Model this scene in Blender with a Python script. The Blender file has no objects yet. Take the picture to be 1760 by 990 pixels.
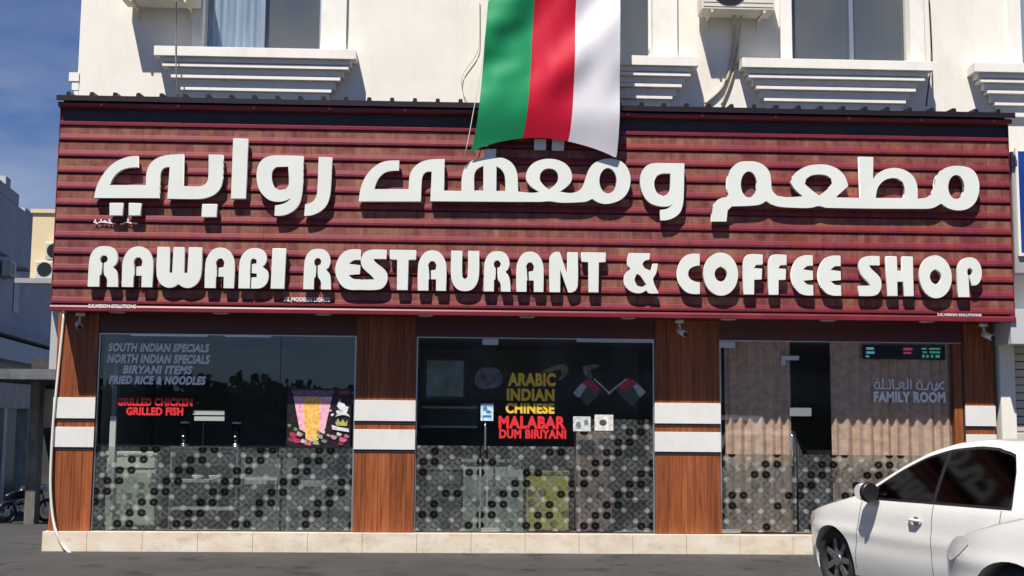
import bpy, bmesh, math, random
from mathutils import Vector, Matrix
random.seed(7)
S = bpy.context.scene
COL = S.collection

# ------------------------------------------------------------ camera
YAW, PITCH, ROLL = math.radians(2.2), math.radians(6.2), math.radians(0.5)
FPX = 2080.0
EYE = Vector((0, -16, 1.72))
FW = Vector((math.sin(YAW)*math.cos(PITCH), math.cos(YAW)*math.cos(PITCH), math.sin(PITCH)))
R0 = Vector((math.cos(YAW), -math.sin(YAW), 0)); U0 = R0.cross(FW)
RT = R0*math.cos(ROLL)+U0*math.sin(ROLL); UP = U0*math.cos(ROLL)-R0*math.sin(ROLL)
cd = bpy.data.cameras.new('camera'); cam = bpy.data.objects.new('camera', cd); COL.objects.link(cam)
cam.matrix_world = Matrix(((RT.x, UP.x, -FW.x, EYE.x), (RT.y, UP.y, -FW.y, EYE.y), (RT.z, UP.z, -FW.z, EYE.z), (0, 0, 0, 1)))
cd.sensor_width = 36; cd.lens = 36*FPX/1760; cd.clip_end = 3000; cd.clip_start = .1
S.camera = cam

def on(px, py, Y=0.0):
    "survey: the point of the plane y=Y that a photo pixel shows (used for tracing lettering and outlines)"
    d = FW+RT*((px-880)/FPX)+UP*((495-py)/FPX)
    p = EYE+d*((Y-EYE.y)/d.y)
    return p.x, p.z

# ------------------------------------------------------------ world, sun, exposure
SUNDIR = Vector((-.24, -.5, 1.0)).normalized()
EL = math.asin(SUNDIR.z)
W = bpy.data.worlds.new('World'); S.world = W; W.use_nodes = True
wn = W.node_tree; bg = wn.nodes['Background']
sky = wn.nodes.new('ShaderNodeTexSky'); sky.sky_type = 'NISHITA'; sky.sun_disc = False
sky.sun_elevation = EL; sky.sun_rotation = math.atan2(SUNDIR.x, SUNDIR.y)
sky.air_density = 1.0; sky.dust_density = .3; sky.ozone_density = 4.0; sky.altitude = 0
# thin streaks of high cloud, drawn over the whole sky alike
tc = wn.nodes.new('ShaderNodeTexCoord'); mp = wn.nodes.new('ShaderNodeMapping'); mp.inputs['Scale'].default_value = (2.2, 2.2, 7)
nz = wn.nodes.new('ShaderNodeTexNoise'); nz.inputs['Scale'].default_value = 2.1; nz.inputs['Detail'].default_value = 6; nz.inputs['Roughness'].default_value = .55
cr = wn.nodes.new('ShaderNodeValToRGB'); cr.color_ramp.elements[0].position = .28; cr.color_ramp.elements[1].position = .74
cr.color_ramp.elements[0].color = (.05, .05, .05, 1); cr.color_ramp.elements[1].color = (.75, .75, .75, 1)
hs = wn.nodes.new('ShaderNodeMixRGB'); hs.inputs[2].default_value = (6.6, 7.2, 8.6, 1)
tint = wn.nodes.new('ShaderNodeMixRGB'); tint.blend_type = 'MULTIPLY'; tint.inputs[0].default_value = 1; tint.inputs[2].default_value = (.30, .58, 1.0, 1)
L = wn.links.new
sx = wn.nodes.new('ShaderNodeSeparateXYZ'); mr = wn.nodes.new('ShaderNodeMapRange'); mr.inputs[1].default_value = .16; mr.inputs[2].default_value = .40; mr.inputs[3].default_value = 1.0; mr.inputs[4].default_value = .04
cm = wn.nodes.new('ShaderNodeMath'); cm.operation = 'MULTIPLY'
L(tc.outputs['Generated'], sx.inputs[0]); L(sx.outputs[2], mr.inputs[0])
L(tc.outputs['Generated'], mp.inputs[0]); L(mp.outputs[0], nz.inputs['Vector']); L(nz.outputs['Fac'], cr.inputs[0])
L(sky.outputs[0], tint.inputs[1]); L(cr.outputs[0], cm.inputs[0]); L(mr.outputs[0], cm.inputs[1]); L(cm.outputs[0], hs.inputs[0]); L(tint.outputs[0], hs.inputs[1]); L(hs.outputs[0], bg.inputs[0])
bg.inputs[1].default_value = .05
sd = bpy.data.lights.new('sun', 'SUN'); sd.energy = 5.0; sd.angle = math.radians(.53); sd.color = (1, .93, .83)
sun = bpy.data.objects.new('sun', sd); COL.objects.link(sun); sun.rotation_euler = SUNDIR.to_track_quat('Z', 'Y').to_euler(); sun.location = (-10, -20, 40)
S.view_settings.view_transform = 'Standard'; S.view_settings.look = 'None'; S.view_settings.exposure = .57; S.view_settings.gamma = 1
S.cycles.max_bounces = 8; S.cycles.transparent_max_bounces = 24

# ------------------------------------------------------------ materials
MATS = {}
def mat(name, col, rough=.6, metal=0, var=.0, scale=4.0, stretch=(1, 1, 1), bump=0, spec=.5, col2=None, coat=0, detail=5, emit=None):
    if name in MATS: return MATS[name]
    m = bpy.data.materials.new(name); m.use_nodes = True; nt = m.node_tree; b = nt.nodes['Principled BSDF']
    b.inputs['Base Color'].default_value = (*col, 1); b.inputs['Roughness'].default_value = rough; b.inputs['Metallic'].default_value = metal
    b.inputs['Specular IOR Level'].default_value = spec; b.inputs['Coat Weight'].default_value = coat
    if var or col2 or bump:
        t = nt.nodes.new('ShaderNodeTexCoord'); g = nt.nodes.new('ShaderNodeMapping'); g.inputs['Scale'].default_value = stretch
        n = nt.nodes.new('ShaderNodeTexNoise'); n.inputs['Scale'].default_value = scale; n.inputs['Detail'].default_value = detail; n.inputs['Roughness'].default_value = .62
        nt.links.new(t.outputs['Object'], g.inputs[0]); nt.links.new(g.outputs[0], n.inputs['Vector'])
        if var or col2:
            r = nt.nodes.new('ShaderNodeValToRGB'); c2 = col2 or tuple(c*(1+var) for c in col)
            r.color_ramp.elements[0].position = .34; r.color_ramp.elements[1].position = .66
            r.color_ramp.elements[0].color = (*(tuple(c*(1-var) for c in col) if not col2 else col), 1); r.color_ramp.elements[1].color = (*c2, 1)
            nt.links.new(n.outputs['Fac'], r.inputs[0]); nt.links.new(r.outputs[0], b.inputs['Base Color'])
        if bump:
            bp = nt.nodes.new('ShaderNodeBump'); bp.inputs['Strength'].default_value = bump; bp.inputs['Distance'].default_value = .02
            nt.links.new(n.outputs['Fac'], bp.inputs['Height']); nt.links.new(bp.outputs[0], b.inputs['Normal'])
    if emit:
        b.inputs['Emission Color'].default_value = (*col, 1); b.inputs['Emission Strength'].default_value = emit
    MATS[name] = m
    return m

def glass_mat(name, tint, refl=.05, extra=1.0, rough=0):
    m = bpy.data.materials.new(name); m.use_nodes = True; nt = m.node_tree; nt.nodes.clear(); N = nt.nodes.new; K = nt.links.new
    g = N('ShaderNodeNewGeometry'); d = N('ShaderNodeVectorMath'); d.operation = 'DOT_PRODUCT'
    K(g.outputs['Normal'], d.inputs[0]); K(g.outputs['Incoming'], d.inputs[1])
    def ma(op, a, b):
        x = N('ShaderNodeMath'); x.operation = op
        for i, v in enumerate((a, b)):
            if v is None: continue
            if isinstance(v, (int, float)): x.inputs[i].default_value = v
            else: K(v, x.inputs[i])
        return x.outputs[0]
    ab = ma('ABSOLUTE', d.outputs['Value'], None); om = ma('SUBTRACT', 1, ab); pw = ma('POWER', om, 5)
    f = ma('MINIMUM', ma('ADD', ma('MULTIPLY', pw, 1-refl), refl*extra), 1)
    t = N('ShaderNodeBsdfTransparent'); t.inputs[0].default_value = (*tint, 1)
    gl = N('ShaderNodeBsdfGlossy'); gl.inputs['Roughness'].default_value = rough; gl.inputs[0].default_value = (1, 1, 1, 1)
    mx = N('ShaderNodeMixShader'); o = N('ShaderNodeOutputMaterial')
    K(f, mx.inputs[0]); K(t.outputs[0], mx.inputs[1]); K(gl.outputs[0], mx.inputs[2]); K(mx.outputs[0], o.inputs[0])
    return m

def film_mat():
    "translucent privacy film printed with a tile pattern: rings, diamonds and a fine lattice"
    m = bpy.data.materials.new('patterned_film'); m.use_nodes = True; nt = m.node_tree; nt.nodes.clear(); N = nt.nodes.new; K = nt.links.new
    t = N('ShaderNodeTexCoord'); s = N('ShaderNodeSeparateXYZ'); K(t.outputs['Object'], s.inputs[0])
    def ma(op, a, b=None, c=None):
        x = N('ShaderNodeMath'); x.operation = op
        for i, v in enumerate((a, b, c)):
            if v is None: continue
            if isinstance(v, (int, float)): x.inputs[i].default_value = v
            else: K(v, x.inputs[i])
        return x.outputs[0]
    U = ma('MULTIPLY', s.outputs[0], 1/.151); V = ma('MULTIPLY', s.outputs[2], 1/.1365)
    k = ma('FLOOR', U); r = ma('FLOOR', V); u = ma('SUBTRACT', ma('SUBTRACT', U, k), .5); v = ma('SUBTRACT', ma('SUBTRACT', V, r), .5)
    rad = ma('SQRT', ma('ADD', ma('MULTIPLY', u, u), ma('MULTIPLY', v, v)))
    kr = ma('SUBTRACT', k, r); md = ma('FLOORED_MODULO', kr, 5)
    wn_ = N('ShaderNodeTexWhiteNoise'); wn_.noise_dimensions = '2D'; cb = N('ShaderNodeCombineXYZ'); K(ma('FLOOR', ma('MULTIPLY', k, .5)), cb.inputs[0]); K(r, cb.inputs[1]); K(cb.outputs[0], wn_.inputs['Vector'])
    sel = ma('MULTIPLY', ma('GREATER_THAN', md, 2.5), ma('GREATER_THAN', wn_.outputs['Value'], .12))
    def ramp(x, a, b):
        r_ = N('ShaderNodeMapRange'); r_.interpolation_type = 'SMOOTHSTEP'; K(x, r_.inputs[0]); r_.inputs[1].default_value = a; r_.inputs[2].default_value = b; return r_.outputs[0]
    disc = ma('MULTIPLY', ramp(rad, .43, .31), ma('ADD', .74, ma('MULTIPLY', ramp(rad, .02, .16), .26))); dark = ma('MULTIPLY', disc, sel)
    cb2 = N('ShaderNodeCombineXYZ'); K(k, cb2.inputs[0]); K(r, cb2.inputs[1]); w2 = N('ShaderNodeTexWhiteNoise'); w2.noise_dimensions = '2D'; K(cb2.outputs[0], w2.inputs['Vector'])
    rose = ma('MULTIPLY', ma('MULTIPLY', ramp(rad, .36, .30), ramp(rad, .18, .24)), ma('SUBTRACT', 1, sel))
    ang = N('ShaderNodeMath'); ang.operation = 'ARCTAN2'; K(v, ang.inputs[0]); K(u, ang.inputs[1])
    petal = ma('MULTIPLY', ma('GREATER_THAN', ma('COSINE', ma('MULTIPLY', ang.outputs[0], 6)), .1), ma('MULTIPLY', ramp(rad, .26, .22), ma('SUBTRACT', 1, sel)))
    # diamonds on the cell corners
    u2 = ma('ABSOLUTE', ma('SUBTRACT', ma('FRACT', ma('ADD', U, .5)), .5)); v2 = ma('ABSOLUTE', ma('SUBTRACT', ma('FRACT', ma('ADD', V, .5)), .5))
    par = ma('FLOORED_MODULO', ma('ADD', ma('FLOOR', ma('ADD', U, .5)), ma('FLOOR', ma('ADD', V, .5))), 2)
    dia = ma('MULTIPLY', ma('LESS_THAN', ma('ADD', u2, v2), .30), ma('LESS_THAN', par, .5))
    # fine lattice
    la = ma('ABSOLUTE', ma('SUBTRACT', ma('FRACT', ma('MULTIPLY', ma('ADD', U, V), 1.5)), .5)); lb = ma('ABSOLUTE', ma('SUBTRACT', ma('FRACT', ma('MULTIPLY', ma('SUBTRACT', U, V), 1.5)), .5))
    lat = ma('GREATER_THAN', ma('MAXIMUM', la, lb), .42)
    tone = N('ShaderNodeTexNoise'); tone.inputs['Scale'].default_value = 9; K(t.outputs['Object'], tone.inputs['Vector'])
    opa = ma('ADD', .24, ma('MULTIPLY', dia, .12)); opa = ma('ADD', opa, ma('MULTIPLY', lat, .10)); opa = ma('ADD', opa, ma('MULTIPLY', ma('SUBTRACT', w2.outputs['Value'], .5), .14)); opa = ma('MAXIMUM', opa, ma('MULTIPLY', dark, .84))
    val = ma('ADD', .095, ma('MULTIPLY', dia, .22)); val = ma('ADD', val, ma('MULTIPLY', lat, .07)); val = ma('ADD', val, ma('MULTIPLY', rose, -.05)); val = ma('ADD', val, ma('MULTIPLY', petal, .07)); val = ma('MULTIPLY', val, ma('ADD', .72, ma('MULTIPLY', w2.outputs['Value'], .6))); val = ma('MULTIPLY', val, ma('ADD', .55, ma('MULTIPLY', tone.outputs['Fac'], .9)))
    val = ma('MULTIPLY', val, ma('SUBTRACT', 1, ma('MULTIPLY', dark, .93)))
    cc = N('ShaderNodeCombineColor'); K(ma('MULTIPLY', val, .95), cc.inputs[0]); K(val, cc.inputs[1]); K(ma('MULTIPLY', val, 1.03), cc.inputs[2])
    tr = N('ShaderNodeBsdfTransparent'); tr.inputs[0].default_value = (.95, .97, .96, 1)
    df = N('ShaderNodeBsdfDiffuse'); K(cc.outputs[0], df.inputs[0])
    mx = N('ShaderNodeMixShader'); o = N('ShaderNodeOutputMaterial')
    K(opa, mx.inputs[0]); K(tr.outputs[0], mx.inputs[1]); K(df.outputs[0], mx.inputs[2]); K(mx.outputs[0], o.inputs[0])
    return m

def wood_mat():
    m = bpy.data.materials.new('wood_laminate'); m.use_nodes = True; nt = m.node_tree; b = nt.nodes['Principled BSDF']; N = nt.nodes.new; K = nt.links.new
    t = N('ShaderNodeTexCoord'); g = N('ShaderNodeMapping'); g.inputs['Scale'].default_value = (26, 26, 1.3)
    oi = N('ShaderNodeObjectInfo'); ad = N('ShaderNodeVectorMath'); ad.operation = 'ADD'; cb = N('ShaderNodeCombineXYZ')
    mu = N('ShaderNodeMath'); mu.operation = 'MULTIPLY'; mu.inputs[1].default_value = 37; K(oi.outputs['Random'], mu.inputs[0]); K(mu.outputs[0], cb.inputs[2])
    K(t.outputs['Object'], ad.inputs[0]); K(cb.outputs[0], ad.inputs[1]); K(ad.outputs[0], g.inputs[0])
    n = N('ShaderNodeTexNoise'); n.inputs['Scale'].default_value = 1; n.inputs['Detail'].default_value = 7; n.inputs['Roughness'].default_value = .65; n.inputs['Distortion'].default_value = .6
    K(g.outputs[0], n.inputs['Vector'])
    r = N('ShaderNodeValToRGB'); e = r.color_ramp.elements
    e[0].position = .28; e[0].color = (.125, .036, .013, 1); e[1].position = .74; e[1].color = (.40, .135, .05, 1)
    x = e.new(.5); x.color = (.27, .078, .027, 1)
    K(n.outputs['Fac'], r.inputs[0])
    hv = N('ShaderNodeHueSaturation'); vr = N('ShaderNodeMapRange'); vr.inputs[3].default_value = .78; vr.inputs[4].default_value = 1.18; K(oi.outputs['Random'], vr.inputs[0]); K(vr.outputs[0], hv.inputs['Value'])
    K(r.outputs[0], hv.inputs['Color']); K(hv.outputs[0], b.inputs['Base Color']); b.inputs['Roughness'].default_value = .42; b.inputs['Specular IOR Level'].default_value = .3
    return m

def clad_mat(name, a, b2, seams):
    "printed stone-strip cladding: short blocks of slightly different browns"
    m = bpy.data.materials.new(name); m.use_nodes = True; nt = m.node_tree; b = nt.nodes['Principled BSDF']; N = nt.nodes.new; K = nt.links.new
    t = N('ShaderNodeTexCoord'); g = N('ShaderNodeMapping'); g.inputs['Scale'].default_value = (12, 1, 9)
    v = N('ShaderNodeTexNoise'); v.inputs['Scale'].default_value = 1; v.inputs['Detail'].default_value = 3
    w = N('ShaderNodeTexVoronoi'); w.inputs['Scale'].default_value = 1.0; w.inputs['Randomness'].default_value = .8
    g2 = N('ShaderNodeMapping'); g2.inputs['Scale'].default_value = (7.5, .02, .4)
    K(t.outputs['Object'], g.inputs[0]); K(g.outputs[0], v.inputs['Vector']); K(t.outputs['Object'], g2.inputs[0]); K(g2.outputs[0], w.inputs['Vector'])
    mx = N('ShaderNodeMixRGB'); mx.inputs[1].default_value = (*a, 1); mx.inputs[2].default_value = (*b2, 1)
    sp = N('ShaderNodeSeparateColor'); K(w.outputs['Color'], sp.inputs[0])
    av = N('ShaderNodeMath'); av.operation = 'MULTIPLY_ADD'; av.inputs[1].default_value = seams; K(sp.outputs[0], av.inputs[0])
    m2 = N('ShaderNodeMath'); m2.operation = 'MULTIPLY_ADD'; m2.inputs[1].default_value = 1.6; m2.inputs[2].default_value = -.55-seams*.2; K(v.outputs['Fac'], m2.inputs[0]); K(m2.outputs[0], av.inputs[2])
    av.use_clamp = True
    sxy = N('ShaderNodeSeparateXYZ'); K(t.outputs['Object'], sxy.inputs[0])
    def m_(op, p, q):
        x_ = N('ShaderNodeMath'); x_.operation = op
        for i_, v_ in enumerate((p, q)):
            if isinstance(v_, (int, float)): x_.inputs[i_].default_value = v_
            elif v_ is not None: K(v_, x_.inputs[i_])
        return x_.outputs[0]
    rowi = m_('FLOOR', m_('DIVIDE', m_('SUBTRACT', 5.435, sxy.outputs[2]), (5.435-3.115)/11), None)
    off = m_('FRACT', m_('MULTIPLY', rowi, .381), None); fx = m_('FRACT', m_('ADD', m_('MULTIPLY', sxy.outputs[0], 4.9), m_('MULTIPLY', off, 1.0)), None)
    seam = m_('LESS_THAN', fx, .07); cbl = N('ShaderNodeCombineXYZ'); K(m_('FLOOR', m_('ADD', m_('MULTIPLY', sxy.outputs[0], 4.9), off), None), cbl.inputs[0]); K(rowi, cbl.inputs[1])
    wn2 = N('ShaderNodeTexWhiteNoise'); wn2.noise_dimensions = '2D'; K(cbl.outputs[0], wn2.inputs['Vector'])
    hv = N('ShaderNodeHueSaturation'); K(m_('MULTIPLY', m_('ADD', .88, m_('MULTIPLY', wn2.outputs['Value'], .20)), m_('SUBTRACT', 1, m_('MULTIPLY', seam, .30*min(1, seams*1.2)))), hv.inputs['Value'])
    K(m_('ADD', .49, m_('MULTIPLY', wn2.outputs['Value'], .02)), hv.inputs['Hue'])
    K(av.outputs[0], mx.inputs[0]); K(mx.outputs[0], hv.inputs['Color']); K(hv.outputs[0], b.inputs['Base Color']); b.inputs['Roughness'].default_value = .55; b.inputs['Specular IOR Level'].default_value = .35
    return m

def streaks(m, amount, col=(.50, .44, .36), sc=(5, 5, .45), lo=.50, hi=.78):
    "rain streaks and grime laid over the paint colour"
    nt = m.node_tree; b = nt.nodes['Principled BSDF']; src = b.inputs['Base Color'].links[0].from_socket if b.inputs['Base Color'].links else None
    t = nt.nodes.new('ShaderNodeTexCoord'); g = nt.nodes.new('ShaderNodeMapping'); g.inputs['Scale'].default_value = sc
    n = nt.nodes.new('ShaderNodeTexNoise'); n.inputs['Scale'].default_value = 1.6; n.inputs['Detail'].default_value = 7; n.inputs['Roughness'].default_value = .7
    r = nt.nodes.new('ShaderNodeMapRange'); r.inputs[1].default_value = lo; r.inputs[2].default_value = hi; r.inputs[4].default_value = amount*2
    x = nt.nodes.new('ShaderNodeMixRGB'); x.inputs[2].default_value = (*col, 1)
    nt.links.new(t.outputs['Object'], g.inputs[0]); nt.links.new(g.outputs[0], n.inputs['Vector']); nt.links.new(n.outputs['Fac'], r.inputs[0]); nt.links.new(r.outputs[0], x.inputs[0])
    if src: nt.links.new(src, x.inputs[1])
    else: x.inputs[1].default_value = b.inputs['Base Color'].default_value
    nt.links.new(x.outputs[0], b.inputs['Base Color'])
def wall_mat():
    m = mat('white_paint', (.78, .755, .69), .75, spec=.25, var=.045, scale=1.3, bump=.12, detail=9)
    streaks(m, .17, sc=(1.6, 1.6, .5)); return m

M_wall = wall_mat()
M_trim = mat('trim_white', (.80, .78, .73), .6, var=.03, scale=3, spec=.3)
streaks(M_trim, .16, (.45, .40, .33), (3.5, 3.5, 1.2))
M_wood = wood_mat()
M_brown = clad_mat('cladding_brown', (.155, .030, .028), (.275, .115, .080), .55)
M_maroon = clad_mat('cladding_maroon', (.150, .013, .022), (.215, .026, .038), .2)
M_dark = mat('dark_fascia', (.03, .02, .026), .5, var=.3, scale=2)
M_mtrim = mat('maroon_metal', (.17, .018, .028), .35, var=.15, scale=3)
M_roof = mat('roof_sheet', (.011, .005, .008), .45, var=.25, scale=5)
M_letter = mat('letter_acrylic', (.70, .73, .69), .35, spec=.4, var=.03, scale=2)
M_letside = mat('letter_return', (.10, .07, .07), .4)
M_panel = mat('white_composite', (.70, .70, .68), .35, var=.03, scale=2)
M_tile = mat('beige_marble', (.66, .56, .43), .35, col2=(.76, .69, .58), scale=2.6, stretch=(1, 1, 2.4), detail=8)
streaks(M_panel, .12, (.40, .36, .30), (4, 4, 1.5))
M_alu = mat('aluminium', (.62, .62, .62), .32, .85)
streaks(M_tile, .30, (.30, .24, .18), (3, 3, 5))
M_steel = mat('brushed_steel', (.7, .7, .7), .25, 1)
M_black = mat('black_plastic', (.012, .012, .014), .4)
M_asph = mat('asphalt', (.030, .030, .031), .9, col2=(.050, .049, .047), scale=.9, bump=.25, detail=12)
streaks(M_asph, .45, (.012, .012, .013), (.9, .9, .9), .55, .62)
M_pave = mat('concrete', (.22, .21, .195), .85, var=.15, scale=2, bump=.2)
M_glass = glass_mat('shop_glass', (.90, .93, .92), .045, 1.0)
M_wglass = glass_mat('window_glass', (.86, .88, .88), .05, 1.4)
M_cglass = glass_mat('car_glass', (.07, .08, .08), .04, .6, .06)
M_film = film_mat()
M_room = mat('room_wall', (.42, .42, .42), .8, var=.15, scale=2)
M_roomfl = mat('room_floor', (.42, .40, .36), .4, var=.15, scale=3)
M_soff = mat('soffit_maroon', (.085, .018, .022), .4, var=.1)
M_white = mat('white_enamel', (.75, .75, .72), .4)
M_grey = mat('grey_paint', (.30, .31, .33), .6, var=.08)

# ------------------------------------------------------------ mesh helpers
class MB:
    def __init__(s): s.v = []; s.f = []; s.mi = []; s.sm = []
    def box(s, x0, x1, y0, y1, z0, z1, mi=0, M=None):
        b = len(s.v); P = [Vector((x, y, z)) for x in (x0, x1) for y in (y0, y1) for z in (z0, z1)]
        if M: P = [M @ p for p in P]
        s.v += P
        for q in ((0, 1, 3, 2), (4, 6, 7, 5), (0, 4, 5, 1), (2, 3, 7, 6), (0, 2, 6, 4), (1, 5, 7, 3)):
            s.f.append(tuple(b+i for i in q)); s.mi.append(mi); s.sm.append(False)
        return s
    def quad(s, pts, mi=0, smooth=False):
        b = len(s.v); s.v += [Vector(p) for p in pts]; s.f.append(tuple(range(b, b+len(pts)))); s.mi.append(mi); s.sm.append(smooth); return s
    def loft(s, rings, mi=0, closed=True, caps=True, smooth=True):
        b = len(s.v); n = len(rings[0])
        for r in rings: s.v += [Vector(p) for p in r]
        for i in range(len(rings)-1):
            for j in range(n if closed else n-1):
                k = (j+1) % n
                s.f.append((b+i*n+j, b+i*n+k, b+(i+1)*n+k, b+(i+1)*n+j)); s.mi.append(mi); s.sm.append(smooth)
        if caps and closed:
            s.f.append(tuple(b+j for j in reversed(range(n)))); s.mi.append(mi); s.sm.append(False)
            s.f.append(tuple(b+(len(rings)-1)*n+j for j in range(n))); s.mi.append(mi); s.sm.append(False)
        return s
    def tube(s, pts, r, n=8, mi=0):
        pts = [Vector(p) for p in pts]; rings = []
        for i, p in enumerate(pts):
            a = pts[max(i-1, 0)]; c = pts[min(i+1, len(pts)-1)]; d = (c-a).normalized()
            ref = Vector((0, 0, 1)) if abs(d.z) < .9 else Vector((1, 0, 0)); u = d.cross(ref).normalized(); w = d.cross(u)
            rr = r[i] if isinstance(r, (list, tuple)) else r
            rings.append([p+u*math.cos(2*math.pi*j/n)*rr+w*math.sin(2*math.pi*j/n)*rr for j in range(n)])
        return s.loft(rings, mi)
    def prism(s, prof, x0, x1, mis=None):
        "profile of (y,z) points swept along x"
        b = len(s.v); n = len(prof)
        s.v += [Vector((x0, y, z)) for y, z in prof]+[Vector((x1, y, z)) for y, z in prof]
        for j in range(n):
            k = (j+1) % n; s.f.append((b+j, b+n+j, b+n+k, b+k)); s.mi.append(mis[j] if mis else 0); s.sm.append(False)
        s.f.append(tuple(b+j for j in range(n))); s.mi.append(0); s.sm.append(False)
        s.f.append(tuple(b+n+j for j in reversed(range(n)))); s.mi.append(0); s.sm.append(False)
        return s
    def mesh(s, name, mats):
        me = bpy.data.meshes.new(name); me.from_pydata([tuple(p) for p in s.v], [], s.f)
        for m in (mats if isinstance(mats, (list, tuple)) else [mats]): me.materials.append(m)
        me.polygons.foreach_set('material_index', s.mi); me.polygons.foreach_set('use_smooth', s.sm)
        bm = bmesh.new(); bm.from_mesh(me); bmesh.ops.recalc_face_normals(bm, faces=bm.faces); bm.to_mesh(me); bm.free(); me.update()
        return me
    def build(s, name, mats, parent=None, bevel=0):
        return link(name, s.mesh(name, mats), parent, bevel)

def link(name, me, parent=None, bevel=0):
    o = bpy.data.objects.new(name, me); COL.objects.link(o)
    if parent is not None:
        o.parent = parent
        o.matrix_parent_inverse = parent.matrix_world.inverted() if False else Matrix.Translation(-parent.location) if parent.get('at_world') else Matrix()
    if bevel:
        bv = o.modifiers.new('bevel', 'BEVEL'); bv.width = bevel; bv.segments = 2; bv.limit_method = 'ANGLE'
    return o

def tag(o, label=None, cat=None, group=None, kind=None):
    if label: o['label'] = label
    if cat: o['category'] = cat
    if group: o['group'] = group
    if kind: o['kind'] = kind
    return o

def root(name, label, cat, loc=(0, 0, 0), group=None, world=True):
    "an Empty at the thing's base; parts given in world coordinates keep their place"
    o = bpy.data.objects.new(name, None); COL.objects.link(o); o.location = loc; o.empty_display_size = .2
    if world: o['at_world'] = 1
    return tag(o, label, cat, group)

def bx(name, m, x0, x1, y0, y1, z0, z1, parent=None, bevel=0):
    return MB().box(x0, x1, y0, y1, z0, z1).build(name, m, parent, bevel)

def smooth_poly(P, lim=38, n=4):
    out = []; N = len(P); P = [Vector(p) for p in P]
    def corner(i):
        a = P[i]-P[i-1]; b = P[(i+1) % N]-P[i]
        if a.length < 1e-6 or b.length < 1e-6: return True
        return math.degrees(a.angle(b)) > lim
    for i in range(N):
        j = (i+1) % N; p, q = P[i], P[j]; ln = (q-p).length; ci, cj = corner(i), corner(j)
        out.append(p)
        if (ci and cj) or ln < 1e-5: continue
        d = (q-p)
        t0 = d if ci else (P[j]-P[i-1]).normalized()*ln
        t1 = d if cj else (P[(j+1) % N]-P[i]).normalized()*ln
        for k in range(1, n):
            t = k/n; h = (2*t**3-3*t*t+1, t**3-2*t*t+t, -2*t**3+3*t*t, t**3-t*t)
            out.append(p*h[0]+t0*h[1]+q*h[2]+t1*h[3])
    return out

def ell(cx, cy, rx, ry, n=20): return [(cx+rx*math.cos(2*math.pi*i/n), cy+ry*math.sin(2*math.pi*i/n)) for i in range(n)]

def curve_mesh(name, loops, Y, depth, mats, face_split=True):
    "closed loops in (x,z) filled and extruded from plane Y back by depth; side faces take the 2nd material"
    cu = bpy.data.curves.new(name, 'CURVE'); cu.dimensions = '2D'; cu.fill_mode = 'BOTH'; cu.extrude = depth/2
    for lp in loops:
        sp = cu.splines.new('POLY'); sp.points.add(len(lp)-1); sp.use_cyclic_u = True
        for i, p in enumerate(lp): sp.points[i].co = (p[0], p[1], 0, 1)
    o = bpy.data.objects.new(name, cu); COL.objects.link(o)
    me = bpy.data.meshes.new_from_object(o.evaluated_get(bpy.context.evaluated_depsgraph_get()))
    bpy.data.objects.remove(o); bpy.data.curves.remove(cu)
    for v in me.vertices: v.co = (v.co.x, Y+depth/2-v.co.z, v.co.y)
    me.flip_normals() if False else None
    bm = bmesh.new(); bm.from_mesh(me); bmesh.ops.remove_doubles(bm, verts=bm.verts, dist=1e-5); bmesh.ops.recalc_face_normals(bm, faces=bm.faces)
    for f in bm.faces: f.material_index = 1 if (abs(f.normal.y) < .5 and face_split and len(mats) > 1) else 0
    bm.to_mesh(me); bm.free(); me.materials.clear()
    for m in mats: me.materials.append(m)
    me.name = name
    return me

def text(body, x0, x1, z0, z1, Y, m, name, parent=None, depth=.003, bold=.02, shear=0, spacing=1.0):
    cu = bpy.data.curves.new('t', 'FONT'); cu.body = body; cu.extrude = .01; cu.offset = bold; cu.shear = shear; cu.space_character = spacing; cu.resolution_u = 3
    o = bpy.data.objects.new('t', cu); COL.objects.link(o)
    me = bpy.data.meshes.new_from_object(o.evaluated_get(bpy.context.evaluated_depsgraph_get()))
    bpy.data.objects.remove(o); bpy.data.curves.remove(cu)
    xs = [v.co.x for v in me.vertices]; ys = [v.co.y for v in me.vertices]
    a, b, c, d = min(xs), max(xs), min(ys), max(ys)
    for v in me.vertices:
        v.co = (x0+(v.co.x-a)/(b-a)*(x1-x0), Y-(v.co.z/.01*.5+.5)*depth, z0+(v.co.y-c)/(d-c)*(z1-z0))
    me.materials.clear(); me.materials.append(m); me.name = name
    return link(name, me, parent)

def copy_tree(o, parent=None):
    c = o.copy(); COL.objects.link(c)
    if parent is not None: c.parent = parent
    for ch in o.children: copy_tree(ch, c)
    return c

# ------------------------------------------------------------ ground
g = MB()
for (x0, x1, y0, z0, y1, z1) in ((-400, 600, -600, 0, .5, 0), (-400, -5.4, .5, 0, 30, -2.0), (-400, -5.4, 30, -2.0, 900, -2.0), (-5.4, 600, .5, 0, 900, 0)):
    g.quad([(x0, y0, z0), (x1, y0, z0), (x1, y1, z1), (x0, y1, z1)])
tag(g.build('ground', M_asph), kind='structure')

# ------------------------------------------------------------ restaurant building
B = root('restaurant_building', 'white two storey building housing the restaurant, with stepped window sills over a maroon sign', 'building', (1, 0, 0))
WZ = 11.0
PIL = [(-5.32, -4.79, 4), (-1.43, -.64, 5), (2.52, 3.39, 5), (6.69, 7.09, 3)]
BAY = [(-4.79, -1.43), (-.64, 2.52), (3.39, 6.69)]
WIN = [(-3.58, -2.0, -4.16, -1.5), (.92, 2.50, .43, 3.09), (4.42, 6.06, 3.68, 6.29), (7.62, 9.2, 6.86, 9.5)]
WB, WT = 6.60, 8.3
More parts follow.
